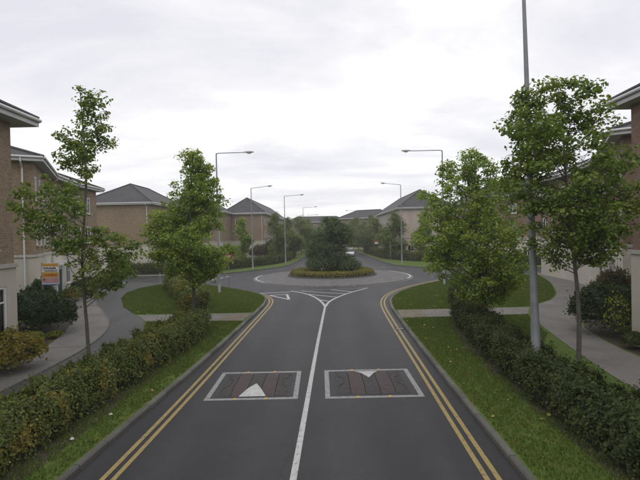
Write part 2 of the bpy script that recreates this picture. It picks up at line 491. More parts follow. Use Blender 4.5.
def smooth_line(pts, it=2):
    P = [tuple(p) for p in pts]
    for _ in range(it):
        Q = [P[0]]
        for a, b in zip(P[:-1], P[1:]):
            Q.append((a[0] * .75 + b[0] * .25, a[1] * .75 + b[1] * .25))
            Q.append((a[0] * .25 + b[0] * .75, a[1] * .25 + b[1] * .75))
        Q.append(P[-1]); P = Q
    return P
def offset(pts, d):
    """shift a polyline to its right by d"""
    out = []
    for i in range(len(pts)):
        a = Vector(pts[max(i - 1, 0)]); b = Vector(pts[min(i + 1, len(pts) - 1)])
        t = (b - a).normalized()
        out.append((pts[i][0] + t.y * d, pts[i][1] - t.x * d))
    return out
def ribbon(mb, pts, w, z, mi=0):
    l, r = offset(pts, -w / 2), offset(pts, w / 2)
    for i in range(len(pts) - 1):
        mb.face([(*r[i], z), (*r[i + 1], z), (*l[i + 1], z), (*l[i], z)], None, mi)

# ------------------------------------------------------------------ the ground, road, verges
VZ = 0.10       # height of the verges above the carriageway
struct(sheet('ground', [(-900, -300), (900, -300), (900, 1500), (-900, 1500)], -0.40, 'lawn'))
struct(sheet('road', [(-75, -12), (75, -12), (75, 190), (-75, 190)], 0.0, 'asphalt'))

KL = smooth_line([(-5.3, -6), (-4.45, 8.5), (-4.2, 11.5), (-3.98, 14.5), (-3.72, 19.5), (-3.53, 23.5), (-3.42, 26.6), (-3.7, 29.2),
                  (-4.6, 31.2), (-5.9, 33.0), (-7.9, 35.3), (-10.1, 37.5), (-12.9, 39.2), (-18, 40.3), (-30, 40.8), (-70, 41)])
KR = smooth_line([(3.15, -6), (3.40, 8.2), (3.46, 11.2), (3.57, 15.6), (3.79, 21.6), (3.96, 24.9), (4.4, 27.5),
                  (5.3, 29.9), (6.9, 32.8), (8.9, 35.3), (11.4, 37.9), (14.8, 39.9), (19.4, 41.2), (32, 41.8), (70, 42)])
FL = smooth_line([(-70, 47.2), (-30, 47), (-18, 46.8), (-13.2, 46.9), (-10.9, 48.4), (-8.2, 52.1), (-5.5, 56.4), (-4.1, 62), (-3.5, 75), (-2.6, 100), (-2.6, 132)])
FR = smooth_line([(70, 48.8), (30, 48.4), (19, 48.3), (15.2, 48.9), (13.2, 50.4), (11, 53.2), (9.6, 56.5), (9.2, 62), (9.0, 75), (8.6, 100), (8.6, 132)])
struct(sheet('verge_left', KL + [(-70, -6)], VZ, 'lawn', thick=0.45))
struct(sheet('verge_right', KR + [(70, -6)], VZ, 'lawn', thick=0.45))
struct(sheet('verge_far_left', FL + [(-70, 132)], VZ, 'lawn', thick=0.45))
struct(sheet('verge_far_right', FR + [(70, 132)], VZ, 'lawn', thick=0.45))
struct(sheet('verge_end', [(-75, 139), (75, 139), (75, 215), (-75, 215)], VZ, 'lawn', thick=0.45))

# kerbs: single stones near the camera, one run beyond
def stone_mesh():
    mb = MB()
    L, w, h = 0.902, 0.125, 0.30
    prof = [(-w / 2, 0), (-w / 2, h - .03), (-w / 2 + .025, h), (w / 2, h), (w / 2, 0)]
    a = [(-L / 2, x, z) for x, z in prof]; c = [(L / 2, x, z) for x, z in prof]
    for i in range(5):
        j = (i + 1) % 5
        mb.face([a[i], c[i], c[j], a[j]])
    mb.face(a); mb.face(c[::-1])
    return mb.mesh('kerb_stone', 'kerb_concrete')
STONE = stone_mesh()
def kerb(name, line, side, near):
    """side +1: the verge lies to the right of the line's direction"""
    run = MB()
    pts = resample(line, 0.92)
    root = None
    chunks = []
    for a, b in zip(pts[:-1], pts[1:]):
        d = (b - a).normalized(); mid = (a + b) / 2
        n = Vector((d.y, -d.x)) * side
        c = mid + n * 0.035
        rz = math.atan2(d.y, d.x) + (math.pi if side > 0 else 0)
        chunks.append((c, rz, near(c)))
    for c, rz, nr in chunks:
        if not nr and abs(c.x) < 45 and c.y < 120:
            run.box((c.x, c.y, 0.0 - 0.04), (0.905, 0.125, 0.30), rz)
    root = struct(run.build(name, 'kerb_concrete'))
    for c, rz, nr in chunks:
        if nr:
            o = link('kerb_stone', STONE, root)
            o.location = (c.x, c.y, -0.187 + random.uniform(-.004, .004))
            o.rotation_euler = (random.uniform(-.01, .01), 0, rz + random.uniform(-.006, .006))
kerb('kerb_left', KL, -1, lambda c: 2 < c.y < 36 and c.x > -9)
kerb('kerb_right', KR, 1, lambda c: 2 < c.y < 36 and c.x < 10)
kerb('kerb_far_left', FL, -1, lambda c: False)
kerb('kerb_far_right', FR, 1, lambda c: False)

# left: cycle lane, footpath, crossing strip
lane_l = smooth_line([(-8.75, -6), (-8.8, 11.5), (-8.75, 13.3), (-8.9, 16.1), (-9.5, 18.9), (-10.4, 21.1), (-12.1, 23.9), (-14.5, 27.6), (-16.4, 31.5), (-17.5, 35.5), (-18.0, 40.6)])
lane_r = smooth_line([(-6.95, -6), (-7.0, 8), (-7.15, 14), (-7.6, 18), (-8.7, 21.2), (-10.1, 23.2), (-11.9, 25.8), (-13.8, 29.65), (-14.84, 32.8), (-15.0, 35.6), (-14.3, 38.2), (-13.6, 39.1)])
foot_l = smooth_line([(-10.35, -6), (-10.3, 12), (-10.15, 14.3), (-10.5, 16.2), (-11.15, 18.3), (-12.0, 20.5), (-13.4, 23.2), (-15.8, 27.5), (-17.5, 31.6), (-18.5, 36), (-18.9, 40.6)])
struct(sheet('cycle_path', lane_l + lane_r[::-1], VZ + 0.004, 'lane_asphalt'))
fp = struct(sheet('footpath', foot_l + lane_l[::-1], VZ + 0.008, 'soil'))
def at_len(line, k, n):
    P = [Vector(p) for p in line]; Ls = [0.0]
    for a, b_ in zip(P[:-1], P[1:]): Ls.append(Ls[-1] + (b_ - a).length)
    d = Ls[-1] * k / n
    for i in range(len(P) - 1):
        if d <= Ls[i + 1] or i == len(P) - 2:
            return P[i].lerp(P[i + 1], (d - Ls[i]) / max(1e-6, Ls[i + 1] - Ls[i]))
NB = 26
for k in range(NB):
    mb = MB(); e_ = .006
    q = [at_len(foot_l, k + e_, NB), at_len(foot_l, k + .5, NB), at_len(foot_l, k + 1 - e_, NB), at_len(lane_l, k + 1 - e_, NB), at_len(lane_l, k + .5, NB), at_len(lane_l, k + e_, NB)]
    mb.prism(ccw([tuple(v) for v in q]), VZ + .004, VZ + .028 + random.uniform(-.003, .003))
    mb.build('paving_bay', 'concrete', fp)
ed = MB()
for a, b in zip(lane_l[:-1], lane_l[1:]):
    a, b = Vector(a), Vector(b); d = b - a
    ed.box(((a.x + b.x) / 2, (a.y + b.y) / 2, VZ + 0.0), (d.length + .004, 0.07, 0.080), math.atan2(d.y, d.x))
struct(ed.build('path_edging', 'kerb_concrete'))
for nm_, ln_, w_ in (('hedge_bed', [(-6.0, 3.5), (-5.85, 10), (-5.65, 14), (-5.4, 17.5), (-5.65, 20.4)], 1.5), ('hedge_bed_right', [(5.55, 3.5), (5.55, 9), (5.65, 13), (5.95, 16.5), (6.5, 19.6), (6.9, 20.6)], 1.5)):
    mb = MB(); ribbon(mb, smooth_line(ln_), w_, VZ + .002); struct(mb.build(nm_, 'soil'))
struct(sheet('crossing_path', [(-3.87, 20.9), (-3.72, 23.0), (-9.9, 23.0), (-8.75, 21.3)], VZ + 0.008, 'path_concrete'))
# right: path curving off, crossing strip
path_l = smooth_line([(7.3, -6), (7.5, 8), (8.2, 12.9), (9.1, 17), (9.9, 20.2), (11.2, 23), (13.7, 25.4), (15.3, 27.8), (18, 33.5), (20.2, 39.6), (20.6, 41.5)])
path_r = smooth_line([(9.7, -6), (9.9, 8), (10.05, 13.5), (10.3, 15.5), (10.8, 17.5), (11.9, 20), (13.9, 23), (16.3, 25.6), (18.9, 29.5), (21.4, 35), (23.4, 41.8)])
struct(sheet('footpath_right', path_l + path_r[::-1], VZ + 0.012, 'path_concrete'))
struct(sheet('crossing_path_right', [(3.88, 20.8), (4.05, 22.9), (11.15, 23.0), (10.15, 21.1)], VZ + 0.008, 'path_concrete'))
# beds of soil under the planting
struct(sheet('planting_bed', [(-10.4, 8), (-10.25, 14.4), (-10.6, 16.2), (-11.2, 18.3), (-12.1, 20.6), (-13.5, 23.3), (-15.9, 27.6), (-17.6, 31.7), (-18.6, 36), (-20.2, 36), (-19, 30), (-16, 23.5), (-14, 19), (-12, 15), (-11, 8)], VZ + 0.004, 'soil'))
struct(sheet('planting_bed_right', [(10.1, 8), (10.2, 13.6), (10.4, 15.5), (10.9, 17.5), (12.0, 20), (14.0, 23), (16.5, 25.6), (19, 29.5), (19.8, 29), (16, 22), (13, 19.5), (11.8, 17.0), (12.6, 15.4), (12.0, 14.5), (10.9, 12)], VZ + 0.004, 'soil'))
struct(sheet('planting_bed_far', [(-24, 48.6), (-16.5, 48.6), (-16.2, 53), (-21, 54), (-24, 53.8)], VZ + 0.004, 'mulch'))
struct(sheet('footpath_far_left', [(-30, 47.25), (-14, 47.15), (-14, 48.4), (-30, 48.5)], VZ + 0.004, 'concrete'))
struct(sheet('footpath_far_right', smooth_line([(11.6, 66), (11.2, 80), (11.2, 120)]) + [(12.9, 120), (12.9, 80), (13.2, 67)], VZ + 0.006, 'concrete'))
# tactile slabs at the crossing
def slabs(name, origin, ux, uy, nx, ny):
    root = struct(empty(name, (0, 0, 0)))
    mb = MB()
    mb.box((0, 0, 0), (0.392, 0.392, 0.05))
    for i in range(3):
        for j in range(3):
            mb.box((-.13 + .13 * i, -.13 + .13 * j, .027), (.05, .05, .006))
    me = mb.mesh('paving_slab', 'tactile')
    for i in range(nx):
        for j in range(ny):
            o = link('paving_slab', me, root)
            p = Vector(origin) + Vector(ux) * (0.4 * i + .2) + Vector(uy) * (0.4 * j + .2)
            o.location = (p.x, p.y, VZ - 0.010 + random.uniform(-.003, .003))
            o.rotation_euler = (0, 0, math.atan2(ux[1], ux[0]))
slabs('tactile_paving', (-3.93, 20.95), (-1, 0.03), (0.05, 1), 3, 5)
slabs('tactile_paving_right', (3.98, 20.95), (1, 0.03), (0.05, 1), 3, 5)

# ------------------------------------------------------------------ roundabout
RC = (1.2, 43.3)
def ell(cx, cy, rx, ry, n=72):
    return [(cx + rx * math.cos(2 * math.pi * k / n), cy + ry * math.sin(2 * math.pi * k / n)) for k in range(n)]
struct(sheet('roundabout_apron', ell(*RC, 7.7, 8.5), 0.05, 'setts', thick=0.12))
ring_kerb = MB()
E1 = ell(1.2, 44.9, 4.55, 4.55, 60)
for i in range(60):
    a, b_ = Vector(E1[i]), Vector(E1[(i + 1) % 60]); d = b_ - a
    ring_kerb.box(((a.x + b_.x) / 2, (a.y + b_.y) / 2, 0.09), (d.length + .002, .12, .16), math.atan2(d.y, d.x))
struct(ring_kerb.build('island_kerb', 'kerb_concrete'))
struct(sheet('island_soil', ell(1.2, 44.9, 4.5, 4.5, 60), 0.15, 'soil', thick=0.12))

# ------------------------------------------------------------------ road markings
Z1 = 0.004
def marking(name, mb, mat='white_paint'):
    return struct(mb.build(name, mat))
YL = smooth_line([(-4.35, 0), (-3.86, 8), (-3.65, 12.7), (-3.45, 19), (-3.28, 24), (-3.22, 26.4), (-3.38, 28.3), (-3.95, 30.2), (-4.5, 31.3)])
YR = smooth_line([(2.75, 0), (2.96, 8), (3.20, 14.2), (3.42, 20), (3.62, 24.4), (3.95, 27.1), (4.75, 29.9), (6.3, 32.9), (8.4, 35.6), (11, 38.4)])
for nm, ln, sd in (('left', YL, 1), ('right', YR, -1)):
    for k in (0, 1):
        mb = MB(); ribbon(mb, offset(ln, sd * (0.0 if k == 0 else 0.20)), 0.095, Z1)
        marking('yellow_line_' + nm, mb, 'yellow_paint')
mb = MB(); ribbon(mb, smooth_line([(-0.85, 0), (-0.52, 8), (-0.22, 15.7), (0.02, 21), (0.22, 25.2)]), 0.12, Z1); marking('centre_line', mb)
mb = MB(); ribbon(mb, smooth_line([(0.22, 25.1), (0.07, 26.7), (-0.42, 29.14), (-1.27, 31.28), (-2.31, 32.45)]), 0.15, Z1 + .002); marking('hatch_outline', mb)
mb = MB(); ribbon(mb, smooth_line([(0.24, 25.1), (0.42, 26.65), (0.95, 28.48), (1.98, 30.78), (3.62, 33.41)]), 0.15, Z1 + .004); marking('hatch_outline', mb)
for a, b_ in (((-0.9, 30.49), (1.09, 28.73)), ((-1.52, 32.3), (1.82, 30.28)), ((0.75, 32.75), (2.4, 31.25)), ((-0.08, 27.75), (0.52, 27.0))):
    mb = MB(); ribbon(mb, [a, b_], 0.16, Z1 + .006); marking('hatch_bar', mb)
mb = MB(); ribbon(mb, [(-2.31, 32.45), (0.8, 33.0), (3.62, 33.41)], 0.14, Z1 + .008); marking('hatch_outline', mb, 'grey_paint')
mb = MB()
q = [(-4.7, 31.5), (-2.3, 32.0)]
ribbon(mb, q, 0.18, Z1); marking('give_way_line', mb)
tri = [(-3.65, 30.35), (-2.45, 30.75), (-2.12, 28.2)]
for i in range(3):
    mb = MB(); ribbon(mb, [tri[i], tri[(i + 1) % 3]], 0.17, Z1 + .002 * i); marking('give_way_triangle', mb)
for k in range(5):
    mb = MB(); ribbon(mb, [(-11.6 + k * .42, 39.6 + k * 1.35), (-11.36 + k * .42, 40.4 + k * 1.35)], 0.32, Z1); marking('give_way_dash', mb)
for k in range(5):
    mb = MB(); ribbon(mb, [(4.6 + k * .95, 54.2 - k * .25), (5.2 + k * .95, 54.05 - k * .25)], 0.3, Z1); marking('give_way_dash', mb, 'grey_paint')
# painted edge where the apron juts into the lanes
for a0, a1 in ((165, 215), (-28, 35)):
    mb = MB(); arc = [(RC[0] + 7.62 * math.cos(R(a)), RC[1] + 8.42 * math.sin(R(a))) for a in np.linspace(a0, a1, 24)]
    ribbon(mb, arc, 0.18, 0.054); marking('apron_edge_line', mb)
# faint line right round the apron
mb = MB(); ribbon(mb, ell(*RC, 7.82, 8.62, 72) + [ell(*RC, 7.82, 8.62, 72)[0]], 0.1, Z1); marking('apron_line', mb, 'grey_paint')

# ------------------------------------------------------------------ speed cushions
def cushion(x0, x1, y0, y1, label, arrow_near, bx0, bx1, by0, by1):
    root = tag(empty('speed_cushion', ((x0 + x1) / 2, y0, 0)), label, 'speed cushion', 'rubber speed cushions in the road')
    # painted frame
    mb = MB(); w = .13
    for a, b_ in (((bx0, by0), (bx1, by0 + w)), ((bx0, by1 - w), (bx1, by1)), ((bx0, by0 + w), (bx0 + w, by1 - w)), ((bx1 - w, by0 + w), (bx1, by1 - w))):
        mb.face([(a[0], a[1], Z1), (b_[0], a[1], Z1), (b_[0], b_[1], Z1), (a[0], b_[1], Z1)])
    o = mb.build('painted_frame', 'grey_paint', root); o.location = (-root.location.x, -root.location.y, 0)
    n = 5; W = (x1 - x0) / n
    cy = (y0 + y1) / 2; D = (y1 - y0)
    def top(u, v):   # profile: ramps on all four sides up to a flat crown
        a = min(u, 1 - u) / 0.17; b2 = min(v, 1 - v) / 0.22
        return 0.004 + 0.072 * max(0, min(1, a, b2)) ** 0.8
    for i in range(n):
        mb = MB()
        us = np.linspace(i / n + .004, (i + 1) / n - .004, 7); vs = np.linspace(0, 1, 13)
        for a in range(6):
            for c in range(12):
                mb.face([(x0 + (x1 - x0) * u - root.location.x, y0 + D * v - root.location.y, top(u, v)) for u, v in
                         ((us[a], vs[c]), (us[a + 1], vs[c]), (us[a + 1], vs[c + 1]), (us[a], vs[c + 1]))])
        for c in range(12):   # joint faces
            for u in (us[0], us[-1]):
                xx = x0 + (x1 - x0) * u - root.location.x
                ya, yb = y0 + D * vs[c] - root.location.y, y0 + D * vs[c + 1] - root.location.y
                mb.face([(xx, ya, .001), (xx, yb, .001), (xx, yb, top(u, vs[c + 1])), (xx, ya, top(u, vs[c]))])
        mod = mb.build('rubber_module', 'red_rubber' if i in (1, 3) else 'black_rubber', root)
        if i in (0, n - 1):   # moulded rib along the side ramp
            rb = MB()
            sgn = 1 if i == 0 else -1
            xc = (x0 if i == 0 else x1) - root.location.x
            pl = [(xc + sgn * .08, D * .10), (xc + sgn * .10, D * .3), (xc + sgn * .24, D * .38), (xc + sgn * .24, D * .62), (xc + sgn * .12, D * .7), (xc + sgn * .08, D * .9)]
            pts = []
            for px, py in pl:
                u = (px + root.location.x - x0) / (x1 - x0); v = py / D
                pts.append((px, py, top(u, v) + .004))
            rb.tube(pts, .011, 5)
            rb.build('moulded_rib', 'black_rubber', mod)
    # white arrow point
    mb = MB(); cx0 = (x0 + x1) / 2 - root.location.x
    ax = -0.0
    ys = y0 if arrow_near else y1
    s = 1 if arrow_near else -1
    P = lambda u, v: (x0 + (x1 - x0) * u - root.location.x, y0 + D * v - root.location.y, top(u, v) + .006)
    m_ = 8; tip = 0.42
    for k in range(m_):
        v0 = tip * k / m_; v1 = tip * (k + 1) / m_
        h0 = .185 * (1 - k / m_); h1 = .185 * (1 - (k + 1) / m_)
        if not arrow_near:
            v0, v1 = 1 - v0, 1 - v1
        for sgn in (-1, 1):
            mb.face([P(.5, v0), P(.5 + sgn * h0, v0), P(.5 + sgn * h1, v1), P(.5, v1)])
    mb.build('arrow_point', 'white_paint', root)
    for fx in (.28, .70):
        for yy in (by0 + .06, by1 - .06):
            rb = MB(); rb.box((x0 + (x1 - x0) * fx - root.location.x, yy - root.location.y, .014), (.10, .085, .022), taper=.7)
            rb.build('reflector', 'reflector', root)
cushion(-2.83, -0.90, 11.22, 13.1, 'left speed cushion with a large white arrow point on its near edge', True, -3.09, -0.66, 11.0, 13.27)
cushion(0.34, 2.31, 11.22, 13.1, 'right speed cushion with its white arrow point on the far edge', False, 0.05, 2.61, 10.97, 13.28)

# ------------------------------------------------------------------ houses
WIN = {}
def window_parts(w, h, style):
    key = (w, h, style)
    if key in WIN:
        return WIN[key]
    fr = MB(); t = .08
    for c, d in (((0, .06, t / 2), (w, .07, t)), ((0, .06, h - t / 2), (w, .07, t)),
                 ((-w / 2 + t / 2, .06, h / 2), (t, .07, h - 2 * t)), ((w / 2 - t / 2, .06, h / 2), (t, .07, h - 2 * t))):
        fr.box(c, d)
    if w > .8:
        fr.box((0, .062, h / 2), (.06, .06, h - 2 * t))
    if style != 'plain':
        fr.box((w / 4 if w > .8 else 0, .058, h * .70), (w / 2 - .09 if w > .8 else w - 2 * t, .05, .05))
    # dark room behind, a shallow box open to the front
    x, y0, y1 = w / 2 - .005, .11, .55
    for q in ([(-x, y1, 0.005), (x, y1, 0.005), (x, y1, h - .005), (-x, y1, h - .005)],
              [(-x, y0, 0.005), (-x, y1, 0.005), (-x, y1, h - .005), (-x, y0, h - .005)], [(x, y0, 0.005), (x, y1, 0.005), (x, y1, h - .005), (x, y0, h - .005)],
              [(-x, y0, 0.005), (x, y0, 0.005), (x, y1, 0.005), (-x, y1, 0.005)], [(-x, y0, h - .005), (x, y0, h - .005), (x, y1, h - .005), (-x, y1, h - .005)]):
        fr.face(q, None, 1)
    pn = MB(); pn.face([(-w / 2 + t, .07, t), (w / 2 - t, .07, t), (w / 2 - t, .07, h - t), (-w / 2 + t, .07, h - t)])
    sl = MB(); sl.box((0, -.02, -.035), (w + .14, .20, .066))
    cu = MB()
    for s in (-1, 1):      # a pair of folded curtains
        n = 8
        for k in range(n):
            xa = s * (w / 2 - .03 - k * w * .30 / n); xb = s * (w / 2 - .03 - (k + 1) * w * .30 / n)
            cu.face([(xa, .17 + .03 * (k % 2), .03), (xb, .17 + .03 * ((k + 1) % 2), .03), (xb, .17 + .03 * ((k + 1) % 2), h - .03), (xa, .17 + .03 * (k % 2), h - .03)])
    bl = MB(); bl.face([(-w / 2 + .03, .16, h * .55), (w / 2 - .03, .16, h * .55), (w / 2 - .03, .16, h - .02), (-w / 2 + .03, .16, h - .02)])
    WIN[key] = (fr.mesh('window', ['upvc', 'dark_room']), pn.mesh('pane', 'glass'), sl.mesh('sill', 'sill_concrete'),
                cu.mesh('curtain', 'curtain'), bl.mesh('blind', 'curtain'))
    return WIN[key]
def add_window(root, A, d, u, z, w, h, off=0.0, style='casement', detail=True):
    n = Vector((d.y, -d.x))
    p = Vector(A) + d * u + n * off
    fr, pn, sl, cu, bl = window_parts(w, h, style)
    o = link('window', fr, root)
    o.location = (p.x, p.y, z); o.rotation_euler = (0, 0, math.atan2(d.y, d.x))
    link('pane', pn, o)
    if detail:
        link('sill', sl, o)
        r = random.random()
        if r < .5: link('curtain', cu, o)
        elif r < .8: link('blind', bl, o)
    return o
def wall_quads(mb, A, d, L, z0, z1, off, openings, ext=0.0, reveal=.16):
    n = Vector((d.y, -d.x)); A = Vector(A)
    us = sorted({-ext, L + ext, *[o[0] for o in openings], *[o[1] for o in openings]})
    zs = sorted({z0, z1, *[o[2] for o in openings], *[o[3] for o in openings]})
    P = lambda u, z, q=0.0: (*(A + d * u + n * (off - q)), z)
    for ua, ub in zip(us[:-1], us[1:]):
        for za, zb in zip(zs[:-1], zs[1:]):
            um, zm = (ua + ub) / 2, (za + zb) / 2
            if any(o[0] < um < o[1] and o[2] < zm < o[3] for o in openings):
                continue
            mb.face([P(ua, za), P(ub, za), P(ub, zb), P(ua, zb)], [(ua, za), (ub, za), (ub, zb), (ua, zb)])
    for ua, ub, za, zb in openings:
        for q in (((ua, za), (ua, zb)), ((ub, za), (ub, zb)), ((ua, za), (ub, za)), ((ua, zb), (ub, zb))):
            a, c = q
            mb.face([P(*a), P(*c), P(*c, reveal), P(*a, reveal)], [(a[0], a[1]), (c[0], c[1]), (c[0] + .1, c[1]), (a[0] + .1, a[1])])
def house(name, label, front, depth, wall='brick_tan', base='cream_render', eave=8.7, base_h=3.35, rise=2.2, over=.5,
          wins=None, end_wins=(), far_end_wins=(), pipes=(), detail=True, doors=(), sides_base=True, group=None, end_pipe=None):
    """front: front wall points; the outside lies on the right hand when walking along them"""
    F = [Vector(p) for p in front]; n = len(F)
    root = tag(empty(name, (F[0].x, F[0].y, VZ)), label, 'house', group)
    def mit(i):
        ds = []
        if i > 0: ds.append((F[i] - F[i - 1]).normalized())
        if i < n - 1: ds.append((F[i + 1] - F[i]).normalized())
        t_ = sum(ds, Vector((0, 0))).normalized()
        nn = Vector((t_.y, -t_.x))
        k = 1 / max(.5, nn.dot(Vector((ds[0].y, -ds[0].x))))
        return t_, nn * k
    Bk = [F[i] - mit(i)[1] * depth for i in range(n)]
    wb, rb = MB(), MB()
    windows = []
    segs = [(F[i], F[i + 1], wins[i] if wins else []) for i in range(n - 1)]
    segs_all = segs + [(F[-1], Bk[-1], far_end_wins)] + [(Bk[i + 1], Bk[i], []) for i in reversed(range(n - 1))] + [(Bk[0], F[0], end_wins)]
    for A, B_, ops in segs_all:
        d = (B_ - A); L = d.length; d.normalize()
        up = [(u - w / 2, u + w / 2, z, z + h) for u, z, w, h in ops if z >= base_h]
        lo = [(u - w / 2, u + w / 2, z, z + h) for u, z, w, h in ops if z < base_h]
        wall_quads(wb, A, d, L, base_h, eave + .1, 0.0, up)
        wall_quads(rb, A, d, L, -0.05, base_h, 0.04, lo, ext=0.04, reveal=.2)
        for u, z, w, h in ops:
            windows.append((A, d, u, z, w, h, 0.0 if z >= base_h else 0.04))
    loc = Vector((F[0].x, F[0].y, VZ))
    def put(o):
        o.matrix_parent_inverse = Matrix.Translation(-loc)
        return o
    put(wb.build('brick_wall' if 'brick' in wall else 'upper_wall', wall, root)); put(rb.build('ground_floor_wall', base, root))
    for A, d, u, z, w, h, off in windows:
        put(add_window(root, A, d, u, z, w, h, off, detail=detail))
    sc = MB()
    for A, B_, _ in segs_all:
        d = B_ - A; L = d.length; d.normalize(); nn = Vector((d.y, -d.x)); c = (A + B_) / 2 + nn * .035
        sc.box((c.x, c.y, base_h + .03), (L + .12, .14, .13), math.atan2(d.y, d.x))
    put(sc.build('string_course', 'sill_concrete', root))
    # roof: eaves line, ridge line, hipped ends
    d0 = (F[1] - F[0]).normalized(); d1 = (F[-1] - F[-2]).normalized()
    FE = [F[i] + mit(i)[1] * over for i in range(n)]; BE = [Bk[i] - mit(i)[1] * over for i in range(n)]
    FE[0] -= d0 * over; BE[0] -= d0 * over; FE[-1] += d1 * over; BE[-1] += d1 * over
    RG = [(FE[i] + BE[i]) / 2 for i in range(n)]
    hw = (depth + 2 * over) / 2
    L0 = (F[1] - F[0]).length; L1 = (F[-1] - F[-2]).length
    lim = .48 if n == 2 else .9
    RG[0] = RG[0] + d0 * min(hw, lim * (L0 + 2 * over)); RG[-1] = RG[-1] - d1 * min(hw, lim * (L1 + 2 * over))
    ze, zr = eave + .10, eave + .10 + rise
    rf = MB(); sl = math.hypot(hw, rise); u = 0.0
    for i in range(n - 1):
        L = (FE[i + 1] - FE[i]).length
        for E_ in (FE, BE):
            a, b_ = E_[i], E_[i + 1]
            dd = (b_ - a).normalized()
            uu = [0, L, (RG[i + 1] - a).dot(dd), (RG[i] - a).dot(dd)]
            rf.face([(*a, ze), (*b_, ze), (*RG[i + 1], zr), (*RG[i], zr)], [(u + uu[0], 0), (u + uu[1], 0), (u + uu[2], sl), (u + uu[3], sl)])
        u += L
    for a, b_, r_ in ((FE[0], BE[0], RG[0]), (FE[-1], BE[-1], RG[-1])):
        rf.face([(*a, ze), (*b_, ze), (*r_, zr)], [(0, 0), ((b_ - a).length, 0), ((b_ - a).length / 2, sl)])
    roof = put(rf.build('roof', 'roof_tile', root))
    rt = MB()
    rt.tube([(*p, zr + .03) for p in RG], .10, 6)
    for a, r_ in ((FE[0], RG[0]), (BE[0], RG[0]), (FE[-1], RG[-1]), (BE[-1], RG[-1])):
        rt.tube([(*a, ze + .02), (*r_, zr + .03)], .085, 6)
    rt.build('ridge_tiles', 'ridge_tile', roof)
    ring = FE + BE[::-1]
    fa, so, gu = MB(), MB(), MB()
    for i in range(n - 1):
        so.face([(*FE[i], ze - .25), (*BE[i], ze - .25), (*BE[i + 1], ze - .25), (*FE[i + 1], ze - .25)])
    m_ = len(ring)
    for i in range(m_):
        a, b_ = ring[i], ring[(i + 1) % m_]; d = b_ - a; L = d.length
        if L < .05: continue
        d.normalize(); nn = Vector((d.y, -d.x)); 
        c = (a + b_) / 2 - nn * .013
        fa.box((c.x, c.y, ze - .135), (L - .002, .024, .25), math.atan2(d.y, d.x))
        gpts = [(*(a + nn * .06), ze - .05), (*(b_ + nn * .06), ze - .05)]
        gu.tube(gpts, .062, 8)
    so.build('soffit', 'soffit', roof); fa.build('fascia', 'fascia', roof); gu.build('gutter', 'gutter', roof)
    def pipe(A, d, u):
        nn = Vector((d.y, -d.x)); p = Vector(A) + d * u
        q = p + nn * .13; e_ = p + nn * (over + .04)
        mb = MB(); mb.tube([(*e_, ze - .10), (*e_, ze - .30), (*q, ze - .62), (*q, .0)], .045, 8)
        put(mb.build('downpipe', 'gutter', root))
    for i, u in pipes:
        A, B_, _ = segs[i]; pipe(A, (B_ - A).normalized(), u)
    if end_pipe is not None:
        pipe(Bk[0], (F[0] - Bk[0]).normalized(), (F[0] - Bk[0]).length - end_pipe)
    for i, u, mat in doors:
        A, B_, _ = segs[i]; d = (B_ - A).normalized(); nn = Vector((d.y, -d.x)); p = A + d * u + nn * .04
        mb = MB(); mb.box((0, 0.0, 1.03), (.98, .05, 2.06))
        dr = put(mb.build('door', mat, root)); 
        dr.location = (p.x, p.y, 0.0); dr.rotation_euler = (0, 0, math.atan2(d.y, d.x))
        fm = MB()
        for c, s in (((-.56, -.03, 1.06), (.12, .12, 2.12)), ((.56, -.03, 1.06), (.12, .12, 2.12)), ((0, -.03, 2.19), (1.24, .12, .14)), ((0, -.36, 2.62), (1.9, .9, .12))):
            fm.box(c, s)
        fm.build('door_surround', 'upvc', dr)
        hd = MB(); hd.box((.36, -.05, 1.0), (.03, .06, .18)); hd.build('door_handle', 'alloy', dr)
    return root
def rows(L, start, step, w=1.0, h=1.35, zs=(6.45, 3.95), skip=()):
    out = []; k = 0; u = start
    while u < L - w * .7:
        for z in zs:
            if (k, z) not in skip:
                out.append((u, z, w, h))
        u += step; k += 1
    return out
# A: nearest on the left, cut by the picture's edge
A_front = [(-10.55, 4.2), (-10.55, 14.8)]
house('terrace_house', 'tan brick house end at the left picture edge, nearest on the left', A_front, 8.0, rise=2.3, over=.6, eave=8.42,
      wins=[rows(10.6, 1.5, 2.6) + [(9.5, .95, 1.35, 1.75), (5.3, .95, 1.35, 1.75)]], doors=[(0, 7.4, 'door_green')], pipes=[(0, 6.3)])
# B: curving terrace behind it
B_front = [(-15.7, 23.75), (-18.75, 29.9), (-20.0, 34.9), (-20.2, 39.0)]
segL = [(Vector(b_) - Vector(a)).length for a, b_ in zip(B_front[:-1], B_front[1:])]
house('curved_terrace', 'tan brick terrace curving away on the left with white downpipe on its end wall', B_front, 7.6, rise=1.75, over=.52,
      wins=[rows(segL[0], .75, 1.65, .9, 1.4) + [(3.0, .9, 1.0, 1.4)], rows(segL[1], .7, 1.75, .95, 1.4) + [(3.6, .9, 1.0, 1.4)], rows(segL[2], .8, 1.7, .95, 1.4)],
      doors=[(0, 5.2, 'door_wood'), (1, 1.4, 'door_green')], end_pipe=.52, pipes=[(1, .1)])
# C: across the left arm
house('terrace_house', 'tan brick house behind the nearest left tree across the side road', [(-21.5, 54.6), (-21.5, 69.5)], 8.6, rise=2.9, over=.5,
      wins=[rows(14.9, 1.3, 2.2) + [(2.6, 1.0, 1.2, 1.3), (7.0, 1.0, 1.2, 1.3)]], doors=[(0, 4.6, 'door_wood')], end_pipe=.35, end_wins=[(3.4, 1.1, .9, 1.0)], pipes=[(0, 9.2)])
